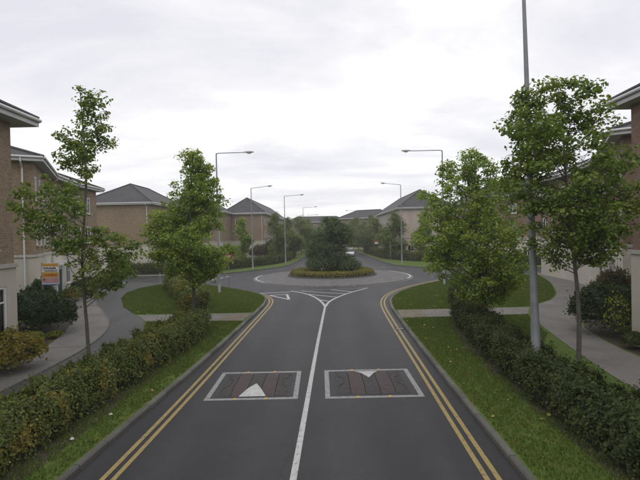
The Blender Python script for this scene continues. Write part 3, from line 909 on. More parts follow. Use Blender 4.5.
# D: left of the far road: long block and a wing towards the left
house('terrace_house', 'long red-brown brick terrace left of the far road beyond the roundabout', [(-11.0, 84.2), (-10.1, 128)], 7.8, wall='brick_tan', rise=3.3, over=.5,
      wins=[rows(43, 1.4, 2.3, 1.1, 1.4)], end_wins=[(2.6, 6.5, .75, 1.15)], end_pipe=.3, detail=False, pipes=[(0, 12), (0, 24)])
house('terrace_house', 'brick wing with two rows of windows, partly behind the second left tree', [(-30, 76.4), (-17.4, 76.4)], 9, rise=3.0, over=.5,
      wins=[rows(12.6, 1.2, 2.2, 1.1, 1.4) + [(10.6, 1.0, 1.3, 1.3), (8.0, 1.0, 1.3, 1.3)]], detail=False, pipes=[(0, 12.2)])
# E: right of the far road
house('terrace_house', 'pale pinkish rendered house with dark hipped roof right of the far road', [(14.4, 108), (14.4, 77.2)], 9.6, wall='pink_render', base='pink_render', rise=3.6, over=.5,
      wins=[rows(30.8, 1.4, 2.3, 1.1, 1.4)], far_end_wins=[(5.6, 6.45, .6, 1.2), (1.9, .95, 1.2, 1.2), (3.3, .95, .8, 1.2), (6.3, .95, 1.0, 1.2)], detail=False)
# H: right, across the right arm
house('terrace_house', 'brick house half hidden by the right trees across the side road', [(22.6, 72), (22.6, 55.2)], 9.0, wall='brick_red', rise=2.9, over=.5,
      wins=[rows(16.8, 1.4, 2.3)], far_end_wins=[(2.2, 6.45, 1.0, 1.3), (2.2, 3.95, 1.0, 1.3), (6.0, 6.45, 1.0, 1.3), (6.0, 3.95, 1.0, 1.3), (4.0, 1.0, 1.2, 1.2)])
# G: curved terrace on the right
G_front = [(20.6, 40), (20.2, 34.5), (18.9, 29.2), (17.35, 25.8), (14.25, 20.2)]
segG = [(Vector(b_) - Vector(a)).length for a, b_ in zip(G_front[:-1], G_front[1:])]
house('curved_terrace', 'red-brown brick terrace curving away on the right behind the near tree', G_front, 7.6, wall='brick_red', rise=1.75, over=.52,
      wins=[rows(segG[0], .8, 1.7, .95, 1.4), rows(segG[1], .8, 1.7, .95, 1.4), rows(segG[2], .7, 1.65, .9, 1.4), rows(segG[3], .8, 1.55, .95, 1.4) + [(4.2, .9, 1.2, 1.4)]],
      doors=[(3, 2.0, 'door_green'), (2, 1.6, 'door_wood')], pipes=[(3, .15)])
# F: nearest on the right
house('terrace_house', 'red-brown brick house end at the right picture edge, nearest on the right', [(10.98, 15.1), (10.98, 4.2)], 8, wall='brick_red', rise=2.3, over=.5, eave=8.66,
      wins=[rows(10.9, 2.6, 2.6)], pipes=[(0, 5.2)], doors=[(0, 3.6, 'door_wood')])
# far blocks
house('terrace_house', 'far brick house closing the view right of the island tree', [(5.5, 124), (19, 117)], 8, wall='brick_tan', rise=2.3, over=.5,
      wins=[rows(15.2, 1.3, 2.3, 1.1, 1.4)], detail=False)
house('terrace_house', 'far house with dark hipped roof closing the road behind the island tree', [(-12, 150), (10, 150)], 8, wall='brick_red', rise=2.0, over=.5,
      wins=[rows(22, 1.3, 2.3, 1.1, 1.4)], detail=False)
house('terrace_house', 'farthest long house low behind the trees at the road end', [(12, 158), (40, 152)], 8, wall='brick_tan', rise=2.2, over=.5, detail=False)

# ------------------------------------------------------------------ leaves, hedges, bushes, trees
def leaf_mesh(name, P, Nn, size, mat, asp=.62):
    n = len(P)
    Nn = Nn / np.maximum(1e-6, np.linalg.norm(Nn, axis=1, keepdims=True))
    T = rng.normal(size=(n, 3)); T -= Nn * np.sum(T * Nn, axis=1, keepdims=True)
    T /= np.maximum(1e-6, np.linalg.norm(T, axis=1, keepdims=True))
    B = np.cross(Nn, T)
    s = size.reshape(-1, 1)
    V = np.empty((n, 6, 3))
    V[:, 0] = P - T * s * .5
    V[:, 1] = P - T * s * .18 + B * s * asp * .52 - Nn * s * .05
    V[:, 2] = P + T * s * .22 + B * s * asp * .40 - Nn * s * .07
    V[:, 3] = P + T * s * .52 - Nn * s * .10
    V[:, 4] = P + T * s * .22 - B * s * asp * .40 - Nn * s * .07
    V[:, 5] = P - T * s * .18 - B * s * asp * .52 - Nn * s * .05
    me = bpy.data.meshes.new(name)
    me.vertices.add(n * 6); me.vertices.foreach_set('co', V.reshape(-1))
    me.loops.add(n * 6); me.loops.foreach_set('vertex_index', np.arange(n * 6, dtype=np.int32))
    me.polygons.add(n); me.polygons.foreach_set('loop_start', np.arange(0, n * 6, 6, dtype=np.int32))
    me.polygons.foreach_set('loop_total', np.full(n, 6, dtype=np.int32))
    me.materials.append(MATS[mat])
    me.update(calc_edges=True)
    return me
def lump(p, s=1.0, seed=0.0):
    x, y, z = p[..., 0] * s + seed, p[..., 1] * s + seed * 1.7, p[..., 2] * s
    return (np.sin(1.7 * x + 1.1 * y + .4) * np.sin(1.3 * y - .8 * z + 1.2) + .6 * np.sin(3.1 * x - 2.3 * y + 1.9 * z + 2.0)
            + .4 * np.sin(5.3 * x + 4.1 * y + 3.3 * z)) / 2.0
HEDGE_N = [0]
def hedge(name, label, line, width, height, mat, dens=420, leaf=.085, rough=.14, group=None, core='leaf_core', z0=VZ, cat='hedge'):
    pts = np.array([(p.x, p.y) for p in resample(smooth_line(line), .25)])
    n = len(pts)
    tg = np.gradient(pts, axis=0); tg /= np.linalg.norm(tg, axis=1, keepdims=True)
    nr = np.stack([tg[:, 1], -tg[:, 0]], 1)
    HEDGE_N[0] += 1; sd = HEDGE_N[0] * 3.7
    L = .25 * (n - 1)
    root = tag(empty(name, (pts[0][0], pts[0][1], z0)), label, cat, group)
    prof_n = 20
    def surf(i, a, f):
        """i: place along, a in 0..1 round the section from one foot over the top to the other, f: share of full size"""
        i0 = np.clip(np.floor(i).astype(int), 0, n - 2); fr = (i - i0)[:, None]
        c = pts[i0] * (1 - fr) + pts[i0 + 1] * fr
        nn = nr[i0] * (1 - fr) + nr[i0 + 1] * fr
        th = math.pi * a
        cs = np.cos(th); sn = np.sin(th)
        px = np.sign(cs) * np.abs(cs) ** .55; pz = np.abs(sn) ** .5
        end = np.minimum(1, np.minimum(i, n - 1 - i) / 2.2) ** .5
        end = .35 + .65 * end
        base = np.concatenate([c, np.zeros((len(i), 1))], 1)
        probe = base + np.stack([nn[:, 0] * px, nn[:, 1] * px, pz * height], 1) * np.array([width / 2, width / 2, 1])
        k = 1 + rough * lump(probe, 1.5, sd) + rough * .7 * lump(probe, 4.2, sd + 5)
        w = width / 2 * f * k * end; h = height * f * k * end
        out = np.empty((len(i), 3))
        out[:, 0] = c[:, 0] + nn[:, 0] * px * w - root.location.x
        out[:, 1] = c[:, 1] + nn[:, 1] * px * w - root.location.y
        out[:, 2] = pz * h
        nor = np.stack([nn[:, 0] * px, nn[:, 1] * px, pz * .9 + .1], 1)
        return out, nor
    cnt = int(L * (width + 2 * height) * dens)
    i = rng.uniform(0, n - 1.001, cnt); a = rng.uniform(0.0, 1.0, cnt)
    P, No = surf(i, a, 1.0 - np.abs(rng.normal(0, .09, cnt)) + (rng.random(cnt) < .10) * rng.uniform(0, .22, cnt))
    P[:, 2] = np.maximum(P[:, 2], .02)
    No = No + rng.normal(0, .55, No.shape)
    lf = link('leaves', leaf_mesh('leaves', P, No, rng.uniform(.7, 1.35, cnt) * leaf, mat), root)
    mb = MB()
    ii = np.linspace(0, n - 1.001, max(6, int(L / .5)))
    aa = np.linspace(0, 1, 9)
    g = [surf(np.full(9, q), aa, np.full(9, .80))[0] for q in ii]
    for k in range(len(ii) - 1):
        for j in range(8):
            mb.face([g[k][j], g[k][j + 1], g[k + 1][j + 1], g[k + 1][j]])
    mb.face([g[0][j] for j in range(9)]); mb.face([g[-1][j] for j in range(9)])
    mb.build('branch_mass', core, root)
    return root
def bush(name, label, c, rx, ry, h, mat, leaf=.10, dens=330, rough=.22, group=None, z0=VZ, twigs=0):
    HEDGE_N[0] += 1; sd = HEDGE_N[0] * 2.9
    root = tag(empty(name, (c[0], c[1], z0)), label, 'shrub', group)
    cnt = int(dens * (2.6 * rx * ry + 2.6 * (rx + ry) * h))
    D = rng.normal(size=(cnt, 3)); D[:, 2] = np.abs(D[:, 2]) * 1.0 - .25
    D /= np.linalg.norm(D, axis=1, keepdims=True)
    def pos(D, f):
        q = D * np.array([rx, ry, h * .55])
        k = 1 + rough * lump(q, 2.2, sd) + rough * .8 * lump(q, 5.2, sd + 3)
        q = q * (k * f)[:, None]
        q[:, 2] += h * .45
        q[:, 2] = np.maximum(q[:, 2], .03)
        return q
    P = pos(D, 1 - np.abs(rng.normal(0, .12, cnt)) + (rng.random(cnt) < .08) * rng.uniform(0, .22, cnt))
    link('leaves', leaf_mesh('leaves', P, D + rng.normal(0, .6, D.shape), rng.uniform(.7, 1.35, cnt) * leaf, mat), root)
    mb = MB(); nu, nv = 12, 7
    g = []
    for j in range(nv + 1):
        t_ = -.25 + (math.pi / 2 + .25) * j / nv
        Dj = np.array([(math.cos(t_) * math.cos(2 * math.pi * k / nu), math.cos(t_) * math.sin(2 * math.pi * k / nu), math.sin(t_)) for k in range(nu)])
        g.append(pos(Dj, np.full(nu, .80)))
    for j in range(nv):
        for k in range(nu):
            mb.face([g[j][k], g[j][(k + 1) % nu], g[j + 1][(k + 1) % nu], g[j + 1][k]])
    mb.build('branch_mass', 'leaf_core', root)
    if twigs:
        tw = MB()
        for _ in range(twigs):
            a = rng.uniform(0, 6.28); r = rng.uniform(.1, .7)
            tw.tube([(0, 0, 0), (rx * r * math.cos(a), ry * r * math.sin(a), h * rng.uniform(.9, 1.25))], [.012, .004], 4)
        tw.build('stems', 'bark', root)
    return root
def tree(name, label, base, prof, mat, n_limbs=26, n_tw=5, per=20, leaf=.14, clump=.26, trunk_r=.07, lean=(0, 0), seed=1, stems=1, group=None, z0=VZ, flat=.75, low=None, tw_from=.38, tw_len=1.0):
    """prof: (height, crown radius) pairs from the crown's foot to its tip"""
    r = random.Random(seed)
    root = tag(empty(name, (base[0], base[1], z0)), label, 'tree', group)
    zs = [p[0] for p in prof]; rs = [p[1] for p in prof]
    top = zs[-1]; z_lo = zs[0] if low is None else low
    rad = lambda z: float(np.interp(z, zs, rs))
    ax = lambda z: Vector((lean[0] * (z / top) ** 1.5, lean[1] * (z / top) ** 1.5, z))
    tb = MB()
    trunks = []; tips = []
    for s in range(stems):
        pts = []; a0 = r.uniform(0, 6.28); sp = 0 if stems == 1 else .35
        ph = r.uniform(0, 6)
        for k in range(10):
            z = top * .97 * k / 9
            p = ax(z) + Vector((math.cos(a0), math.sin(a0), 0)) * sp * (k / 9) * (1.4 if k < 8 else 1.2)
            if k: p += Vector((math.sin(z * 1.3 + ph) * .05, math.cos(z * 1.1 + ph) * .05, 0))
            pts.append(p)
        R0 = trunk_r / math.sqrt(stems)
        tb.tube(pts, [R0 * 1.25] + [R0 * (1 - k / 9) ** .8 + .008 for k in range(1, 10)], 8)
        trunks.append(pts)
        tips += [pts[k].lerp(pts[k + 1], f_) + Vector((r.gauss(0, .07), r.gauss(0, .07), .03)) for k in (6, 7, 8) for f_ in (.25, .6, 1.0)]
    centres = [p for p in tips if rad(p.z) < 1.3]
    zg = np.linspace(zs[0], top * .985, 60); cdf = np.cumsum(np.array([rad(z) + .22 for z in zg])); cdf = (cdf - cdf[0]) / (cdf[-1] - cdf[0])
    ga = r.uniform(0, 6.28)
    for i in range(n_limbs):
        u = (i + r.random()) / n_limbs
        # heights spread evenly, wide parts of the crown getting more limbs
        zt = float(np.interp(((i * 0.618034) % 1.0 + r.uniform(0, .5 / n_limbs)) % 1.0, cdf, zg))
        ga += 2.4 + r.uniform(-.5, .5)
        rr = rad(zt) * r.uniform(.62, 1.05)
        end = ax(zt) + Vector((math.cos(ga) * rr, math.sin(ga) * rr, 0))
        zst = max(z_lo * .92, min(zt - rr * r.uniform(.45, .85), top * .93))
        pts = trunks[r.randrange(stems)]
        kf = zst / (top * .97) * 9; k0 = min(8, int(kf))
        st = pts[k0].lerp(pts[k0 + 1], kf - k0)
        mid = st.lerp(end, .5) + Vector((r.uniform(-.1, .1), r.uniform(-.1, .1), r.uniform(-.18, .05) * rr))
        br = trunk_r * .34 * (1 - zst / top * .6)
        curve = [st, st.lerp(mid, .5), mid, mid.lerp(end, .5) + Vector((0, 0, .03)), end]
        tb.tube(curve, [br, br * .8, br * .6, br * .42, br * .22], 5, False)
        centres.append(end)
        for k in range(n_tw):
            q = r.uniform(tw_from, 1.0)
            b0 = curve[2].lerp(end, (q - .5) * 2) if q > .5 else st.lerp(mid, q * 2)
            L = r.uniform(.25, .62) * (.55 + .3 * max(rs)) * tw_len
            dv = Vector((r.gauss(0, 1), r.gauss(0, 1), r.gauss(.25, .6))).normalized() * L
            e_ = b0 + dv
            hh = (e_ - ax(e_.z)); hh.z = 0
            mxr = rad(e_.z) * 1.12
            if e_.z > top or e_.z < zs[0] - .1 or hh.length > mxr + .05:
                e_ = b0 + dv * .35
            tb.tube([b0, b0.lerp(e_, .6) + Vector((0, 0, .02)), e_], [br * .3 + .003, br * .2 + .003, .003], 4, False)
            centres.append(e_)
    tb.build('trunk', 'bark', root, smooth=True)
    C = np.array([tuple(c) for c in centres]); C = C[C[:, 2] > zs[0] - .35]
    n = len(C) * per
    idx = np.repeat(np.arange(len(C)), per)
    sc = rng.uniform(.55, 1.25, len(C))[idx]
    off = rng.normal(size=(n, 3)); ln = np.linalg.norm(off, axis=1, keepdims=True); off *= np.minimum(1, 1.9 / ln)
    off = off * np.array([1, 1, flat]) * clump * sc[:, None] * .62
    P = C[idx] + off
    No = off / clump * .7 + rng.normal(0, .5, (n, 3)) + np.array([0, 0, .75])
    link('crown', leaf_mesh('crown', P, No, rng.uniform(.6, 1.3, n) * leaf, mat), root)
    return root

# near hedges
hedge('hedge', 'long shaggy hedge with yellow patches along the left verge beside the cycle path', [(-6.4, 3.5), (-6.25, 9.8), (-6.1, 12.5), (-5.75, 15), (-5.6, 17.5), (-5.95, 20.2)], 1.5, .84, 'leaf_hedge', dens=1900, leaf=.058, rough=.30)
hedge('hedge', 'hedge beyond the left crossing path running back beside the left lawn', [(-6.9, 23.9), (-8.0, 26.6), (-9.4, 29.6), (-11.2, 33.5), (-12.9, 37.2)], 1.5, 1.0, 'leaf_hedge', dens=420, leaf=.10, rough=.18)
hedge('hedge', 'dark dense hedge along the right verge around the lamp post', [(5.7, 3.5), (5.75, 9), (5.85, 13), (6.2, 16.5), (6.75, 19.6), (7.1, 20.6)], 1.5, .88, 'leaf_hedge_dark', dens=1900, leaf=.058, rough=.30)
hedge('hedge', 'short hedge beyond the right crossing path behind the multi-stemmed tree', [(7.7, 23.9), (9.2, 27.6), (11.5, 31.5), (13.8, 34.6)], 1.3, .95, 'leaf_hedge_dark', dens=380, leaf=.10, rough=.18)
# far hedges
hedge('hedge', 'far clipped hedge behind the verge left of the roundabout', [(-23, 49.6), (-15.2, 50.3), (-12.2, 53.4), (-9.4, 58), (-6.6, 63.5), (-5.6, 70), (-5.2, 82)], 1.3, 1.25, 'leaf_far_hedge', dens=130, leaf=.15, rough=.12)
hedge('hedge', 'far clipped hedge in front of the pale rendered house', [(10.4, 98), (10.6, 76), (11.4, 68), (14.2, 62.6), (19, 59.4), (30, 56.5)], 1.4, 1.45, 'leaf_far_hedge', dens=120, leaf=.15, rough=.12)
hedge('hedge', 'low dark hedge in front of the brick house across the right side road', [(20, 52.4), (25, 51.4), (34, 51)], 1.2, 1.2, 'leaf_hedge_dark', dens=120, leaf=.15, rough=.12)
# roundabout planting
hedge('hedge', 'low yellow-green clipped edging round the roundabout island', [(1.2 + 3.6 * math.cos(a), 44.9 + 3.6 * math.sin(a)) for a in np.linspace(math.radians(-250), math.radians(109), 40)], 1.5, .50, 'leaf_ring', dens=230, leaf=.11, rough=.10, z0=.14)
bush('shrub', 'dark rounded shrub on the left of the roundabout island under its tree', (0.2, 44.6), 1.6, 1.9, 2.2, 'leaf_island', leaf=.13, dens=200, z0=.14)
bush('shrub', 'dark rounded shrub on the right of the roundabout island', (2.7, 44.7), 1.35, 1.7, 1.7, 'leaf_island', leaf=.13, dens=200, z0=.14)
tree('island_tree', 'dark wispy-topped tree in the middle of the roundabout island', (1.1, 45.4), [(1.1, 1.9), (2.0, 2.4), (3.2, 2.55), (4.2, 2.4), (4.9, 1.9), (5.4, 1.2), (5.9, .5)], 'leaf_island', n_limbs=130, n_tw=6, per=30, leaf=.14, clump=.34, trunk_r=.10, seed=4, stems=3, z0=.14)
# near trees
tree('street_tree', 'tall thin young tree with a separate airy top, nearest on the left', (-6.55, 11.9),
     [(2.7, .7), (3.4, 1.35), (4.4, 1.55), (5.3, 1.6), (5.75, 1.0), (6.05, .42), (6.4, .75), (7.0, 1.05), (7.6, .85), (8.1, .5), (8.45, .12)],
     'leaf_sycamore', n_limbs=48, n_tw=5, per=40, leaf=.085, clump=.20, trunk_r=.046, lean=(.1, 0), seed=15, low=1.9, tw_from=.55, tw_len=.7, flat=.6)
tree('street_tree', 'cone-shaped leafy tree in the hedge left of the first left lamp post', (-5.85, 19.7),
     [(2.3, .8), (2.9, 1.6), (3.7, 2.05), (4.6, 2.0), (5.5, 1.6), (6.4, 1.15), (7.3, .75), (8.2, .15)],
     'leaf_fresh', n_limbs=88, n_tw=7, per=44, leaf=.105, clump=.25, trunk_r=.075, seed=21, low=1.6, tw_from=.42, tw_len=.8, flat=.65)
tree('street_tree', 'wide multi-stemmed bright green tree in the right hedge', (6.55, 17.4),
     [(1.5, .7), (2.1, 1.55), (2.9, 2.15), (3.9, 2.25), (5.1, 2.05), (6.1, 1.6), (6.8, 1.0), (7.4, .2)],
     'leaf_fresh', n_limbs=100, n_tw=6, per=44, leaf=.10, clump=.24, trunk_r=.09, lean=(-.7, 0), seed=31, stems=4, low=1.1, tw_from=.42, tw_len=.8, flat=.65)
tree('street_tree', 'tall dark tree with bare lower trunk in front of the right terrace', (6.5, 10.8),
     [(3.4, .6), (3.9, 1.1), (4.5, 1.6), (5.2, 1.75), (5.8, 1.5), (6.3, 1.35), (6.9, 1.25), (7.3, 1.0), (7.65, .7), (7.95, .2)],
     'leaf_sycamore', n_limbs=84, n_tw=6, per=44, leaf=.085, clump=.215, trunk_r=.054, lean=(-.65, -.25), seed=53, low=2.3, tw_from=.45, tw_len=.8, flat=.6)
# far trees
FT = [
 ('small tree by the left side road behind the second left tree', (-15.2, 49.0), 6.2, 1.7, 'leaf_far', 61),
 ('slim pale tree beside the second left lamp post', (-10.8, 60.0), 6.8, 1.3, 'leaf_fresh', 62),
 ('leafy tree by the corner of the long left terrace', (-6.9, 69.0), 8.0, 2.0, 'leaf_far', 63),
 ('small tree in the far-left verge right of the terrace-corner tree', (-5.6, 79.0), 7.4, 2.8, 'leaf_far', 64),
 ('broad tree on the left of the far road behind the island tree', (-4.0, 92.0), 8.3, 4.0, 'leaf_far', 65),
 ('tree at the left far end of the road', (-2.8, 108.0), 8.3, 4.2, 'leaf_far', 66),
 ('broad tree right of the island tree beside the white car', (10.6, 90.0), 8.0, 3.9, 'leaf_far', 67),
 ('leafy tree beyond the hedge in front of the pink rendered house end', (12.2, 71.0), 7.6, 2.6, 'leaf_far', 68),
 ('slim airy tree in front of the pale rendered house wall', (15.7, 66.0), 7.2, 1.7, 'leaf_fresh', 69),
 ('tree at the right far end of the road', (9.4, 106.0), 8.4, 4.4, 'leaf_far', 70),
 ('tree in the middle distance closing the road end', (6.6, 140.0), 8.2, 3.6, 'leaf_far', 71),
 ('tree at the road end left of the middle', (0.5, 141.5), 8.4, 3.8, 'leaf_far', 72),
 ('second tree before the pale house, half behind the multi-stemmed tree', (19.5, 63.0), 6.5, 1.9, 'leaf_far', 73),
 ('tree by the right side road behind the multi-stemmed tree', (17.8, 51.0), 6.5, 1.9, 'leaf_far', 74),
]
for lab, p, h, r_, mt, sd in FT:
    big = r_ > 2
    tree('street_tree', lab, p, [(h * .16, r_ * .4), (h * .3, r_ * .92), (h * .5, r_), (h * .7, r_ * .78), (h * .88, r_ * .4), (h, .12)], mt,
         n_limbs=76 if big else 44, n_tw=6, per=24, leaf=.20, clump=.50 if big else .36, trunk_r=.09, seed=sd, group='trees beyond the roundabout', low=h * .14)
# shrubs on the left
bush('shrub', 'golden leafy bush at the foot of the nearest left house', (-9.95, 13.5), .95, .9, 1.25, 'leaf_golden', leaf=.10, dens=420)
bush('shrub', 'big dark evergreen shrub left of the footpath, left one of the clump', (-13.5, 20.0), 1.25, 1.2, 1.75, 'leaf_dark', leaf=.12, dens=300)
bush('shrub', 'big dark evergreen shrub left of the footpath, nearest the path bend', (-11.9, 18.9), .95, 1.0, 1.65, 'leaf_dark', leaf=.11, dens=320)
bush('shrub', 'tall dark shrub behind the clump under the sale board', (-14.6, 22.2), .9, .8, 2.0, 'leaf_dark', leaf=.12, dens=300)
bush('shrub', 'small lime green plant before the dark shrubs on the left', (-11.6, 17.3), .4, .35, .45, 'leaf_lime', leaf=.08, dens=420)
bush('shrub', 'tiny lime green plant at the footpath edge on the left', (-11.25, 18.0), .28, .28, .32, 'leaf_lime', leaf=.07, dens=420)
bush('shrub', 'low green shrub beside the curving left terrace', (-16.7, 28.7), .6, .9, 1.0, 'leaf_hedge', leaf=.11, dens=260)
bush('shrub', 'second low shrub beside the curving left terrace', (-18.2, 32.5), .6, .8, 1.1, 'leaf_dark', leaf=.11, dens=260)
bush('shrub', 'yellow-green spreading shrub at the far bend of the cycle path', (-19.2, 37.6), .8, 1.0, 1.0, 'leaf_lime', leaf=.12, dens=240)
bush('shrub', 'yellow-green shrub before the house across the left side road', (-21.3, 51.0), 1.6, 1.0, 1.0, 'leaf_lime', leaf=.15, dens=160)
bush('shrub', 'green shrub under the end wall of the house across the left road', (-24.6, 52.4), 1.3, .9, 1.7, 'leaf_hedge', leaf=.15, dens=160)
bush('shrub', 'dark tall shrub right of the corner of the house across the left road', (-18.6, 54.4), 1.7, 1.5, 3.0, 'leaf_dark', leaf=.17, dens=140)
bush('shrub', 'dark tall shrub behind the far left hedge', (-14.8, 57.5), 1.9, 1.5, 2.8, 'leaf_dark', leaf=.17, dens=140)
bush('shrub', 'russet bushy shrub at the corner of the long left terrace', (-10.2, 74.0), 2.0, 1.6, 2.6, 'leaf_russet', leaf=.2, dens=110)
bush('shrub', 'dark shrub at the corner of the long left terrace', (-8.3, 76.0), 1.6, 1.6, 3.4, 'leaf_dark', leaf=.2, dens=110)
bush('shrub', 'golden shrub beside the long left terrace beyond its corner tree', (-7.0, 80.0), 1.0, 1.2, 2.2, 'leaf_golden', leaf=.2, dens=110)
bush('shrub', 'green shrub in front of the brick wing behind the far left hedge', (-14.6, 70.0), 2.2, 1.6, 2.8, 'leaf_far', leaf=.2, dens=110)
# shrubs on the right
bush('shrub', 'big dark round shrub right of the right footpath', (10.95, 16.9), .95, 1.0, 1.95, 'leaf_dark', leaf=.10, dens=380)
bush('shrub', 'pale yellow-leaved shrub growing through the dark round one on the right', (11.0, 15.95), .42, .4, 1.65, 'leaf_lime', leaf=.085, dens=130, rough=.4)
bush('shrub', 'russet bushy shrub under the right terrace wall', (12.9, 18.9), 1.0, .8, 2.3, 'leaf_russet', leaf=.10, dens=300, twigs=10)
bush('shrub', 'dark shrub between the russet shrub and the nearest right house', (12.3, 17.2), .9, .8, 1.8, 'leaf_dark', leaf=.10, dens=320)
bush('shrub', 'low dark plant on the soil by the right picture edge', (10.75, 14.6), .55, .35, .55, 'leaf_hedge_dark', leaf=.08, dens=420)
bush('shrub', 'green shrub beside the right path before the curving terrace', (14.9, 22.7), .8, .7, 1.5, 'leaf_hedge', leaf=.11, dens=260)
bush('shrub', 'yellow shrub at the far bend of the right path', (20.4, 31.5), .6, 1.0, 1.2, 'leaf_lime', leaf=.12, dens=240)
bush('shrub', 'dark shrub behind the yellow one at the far right path bend', (21.2, 34.0), .8, 1.3, 1.7, 'leaf_dark', leaf=.13, dens=240)
bush('shrub', 'golden shrub in the hedge in front of the pale house', (17.4, 62.2), .9, .8, 1.9, 'leaf_golden', leaf=.16, dens=160)
bush('shrub', 'dark shrub at the left corner of the pale rendered house', (12.8, 75.0), 1.4, 1.4, 2.6, 'leaf_dark', leaf=.2, dens=110)

# far wood behind the end houses
def wood():
    n = 26000
    x = rng.uniform(-160, 160, n); y = rng.uniform(196, 212, n)
    top = 5.5 + 2.2 * np.sin(x * .11) + 1.3 * np.sin(x * .37 + 1) + .8 * np.sin(x * .9)
    z = rng.random(n) ** .7 * top
    P = np.stack([x, y, z + VZ], 1)
    o = link('far_wood', leaf_mesh('far_wood', P, rng.normal(size=(n, 3)) + np.array([0, -.4, .6]), rng.uniform(.6, 1.3, n), 'leaf_far'))
    o['kind'] = 'stuff'; o['label'] = 'far belt of trees behind the end houses'; o['category'] = 'wood'
wood()

# grass blades on the near verges and lawns
def in_poly(x, y, poly):
    c = np.zeros(len(x), bool); j = len(poly) - 1
    for i in range(len(poly)):
        xi, yi = poly[i]; xj, yj = poly[j]
        k = ((yi > y) != (yj > y)) & (x < (xj - xi) * (y - yi) / (yj - yi + 1e-12) + xi)
        c ^= k; j = i
    return c
def grass(name, label, polys, dens, h, excl=()):
    XY = []
    for poly, dm in polys:
        xs = [p[0] for p in poly]; ys = [p[1] for p in poly]
        n = int((max(xs) - min(xs)) * (max(ys) - min(ys)) * dens * dm)
        x = rng.uniform(min(xs), max(xs), n); y = rng.uniform(min(ys), max(ys), n)
        k = in_poly(x, y, poly)
        for q in excl:
            k &= ~in_poly(x, y, q)
        pz = np.stack([x, y, np.zeros(n)], 1)
        k &= (lump(pz, 1.1, 2.0) + .8 * lump(pz, 4.0, 9.0) + rng.normal(0, .35, n)) > -.75
        XY.append(np.stack([x[k], y[k]], 1))
    XY = np.concatenate(XY); n = len(XY)
    hh = rng.uniform(.5, 1.3, n) * h
    a = rng.uniform(0, 6.283, n); w = rng.uniform(.006, .012, n) * (1 + XY[:, 1] / 25)
    V = np.empty((n, 3, 3))
    V[:, 0, 0] = XY[:, 0] - np.cos(a) * w; V[:, 0, 1] = XY[:, 1] - np.sin(a) * w; V[:, 0, 2] = VZ - .004
    V[:, 1, 0] = XY[:, 0] + np.cos(a) * w; V[:, 1, 1] = XY[:, 1] + np.sin(a) * w; V[:, 1, 2] = VZ - .004
    l = rng.normal(0, .5, (n, 2)) * hh[:, None]
    V[:, 2, 0] = XY[:, 0] + l[:, 0]; V[:, 2, 1] = XY[:, 1] + l[:, 1]; V[:, 2, 2] = VZ + hh
    me = bpy.data.meshes.new(name)
    me.vertices.add(n * 3); me.vertices.foreach_set('co', V.reshape(-1))
    me.loops.add(n * 3); me.loops.foreach_set('vertex_index', np.arange(n * 3, dtype=np.int32))
    me.polygons.add(n); me.polygons.foreach_set('loop_start', np.arange(0, n * 3, 3, dtype=np.int32))
    me.polygons.foreach_set('loop_total', np.full(n, 3, dtype=np.int32))
    me.materials.append(MATS['grass_blade']); me.update(calc_edges=True)
    o = link(name, me); o['kind'] = 'stuff'; o['label'] = label; o['category'] = 'grass'
inL = offset(KL, -.14); inR = offset(KR, .14)
selL = [p for p in inL if 4 < p[1] and p[0] > -13.2]; selR = [p for p in inR if 4 < p[1] and p[0] < 15]
stripL = [(-3.5, 20.75), (-3.4, 23.15), (-9.95, 23.1), (-8.7, 21.2)]; stripR = [(3.5, 20.7), (3.6, 23.0), (11.2, 23.1), (10.1, 21.0)]
bandL = selL + [(-12.6, 37.6), (-10.2, 31.5), (-7.4, 25.5), (-5.3, 20.5), (-5.05, 17.5), (-5.35, 14), (-5.6, 10), (-5.75, 4)]
DL = [(-10.1, 23.25), (-11.9, 25.8), (-13.8, 29.65), (-14.84, 32.8), (-15.0, 35.6), (-14.3, 38.2), (-12.9, 37.4), (-9.4, 29.6), (-7.0, 24.0), (-7, 23.2)]
DL2 = [(-8.6, 21.1), (-7.6, 18), (-7.15, 14), (-6.5, 14), (-6.2, 20.8)]
bandR = selR + [(14.5, 36), (11.3, 31.5), (7.4, 24), (6.0, 19.6), (5.4, 16.5), (5.1, 13), (5.0, 4)]
DR = [(7.0, 23.1), (11.1, 23.1), (13.6, 25.4), (15.2, 27.8), (17.9, 33.5), (20.0, 39.6), (17, 40.3), (13.8, 35), (9.2, 27.6)]
DR2 = [(7.6, 15), (8.95, 17), (9.8, 20.2), (10.1, 20.95), (7.0, 20.9)]
YD = 1.0
grass('grass', 'short rough grass on the left verge and lawn', [([p for p in bandL], 1.0), (DL, .7), (DL2, 1.0)], 1300, .055, [stripL])
grass('grass', 'short grass scattered with fallen leaves on the right verge and lawn', [([p for p in bandR], 1.0), (DR, .7), (DR2, 1.0), ([(11.6, 14.9), (13.5, 16.2), (13.2, 17.5), (11.6, 16.6)], 1.2)], 1300, .055, [stripR])
def fallen(n, poly, name, label):
    xs = [p[0] for p in poly]; ys = [p[1] for p in poly]
    x = rng.uniform(min(xs), max(xs), n); y = rng.uniform(min(ys), max(ys), n); k = in_poly(x, y, poly)
    P = np.stack([x[k], y[k], np.full(k.sum(), VZ + .055)], 1)
    o = link(name, leaf_mesh(name, P, rng.normal(0, .25, P.shape) + np.array([0, 0, 1]), rng.uniform(.05, .10, len(P)), 'fallen_leaf', .8))
    o['kind'] = 'stuff'; o['label'] = label; o['category'] = 'leaves'
fallen(330, bandR, 'fallen_leaves', 'yellow fallen leaves scattered on the right grass verge')
fallen(120, bandL, 'fallen_leaves', 'few fallen leaves scattered on the left grass verge')

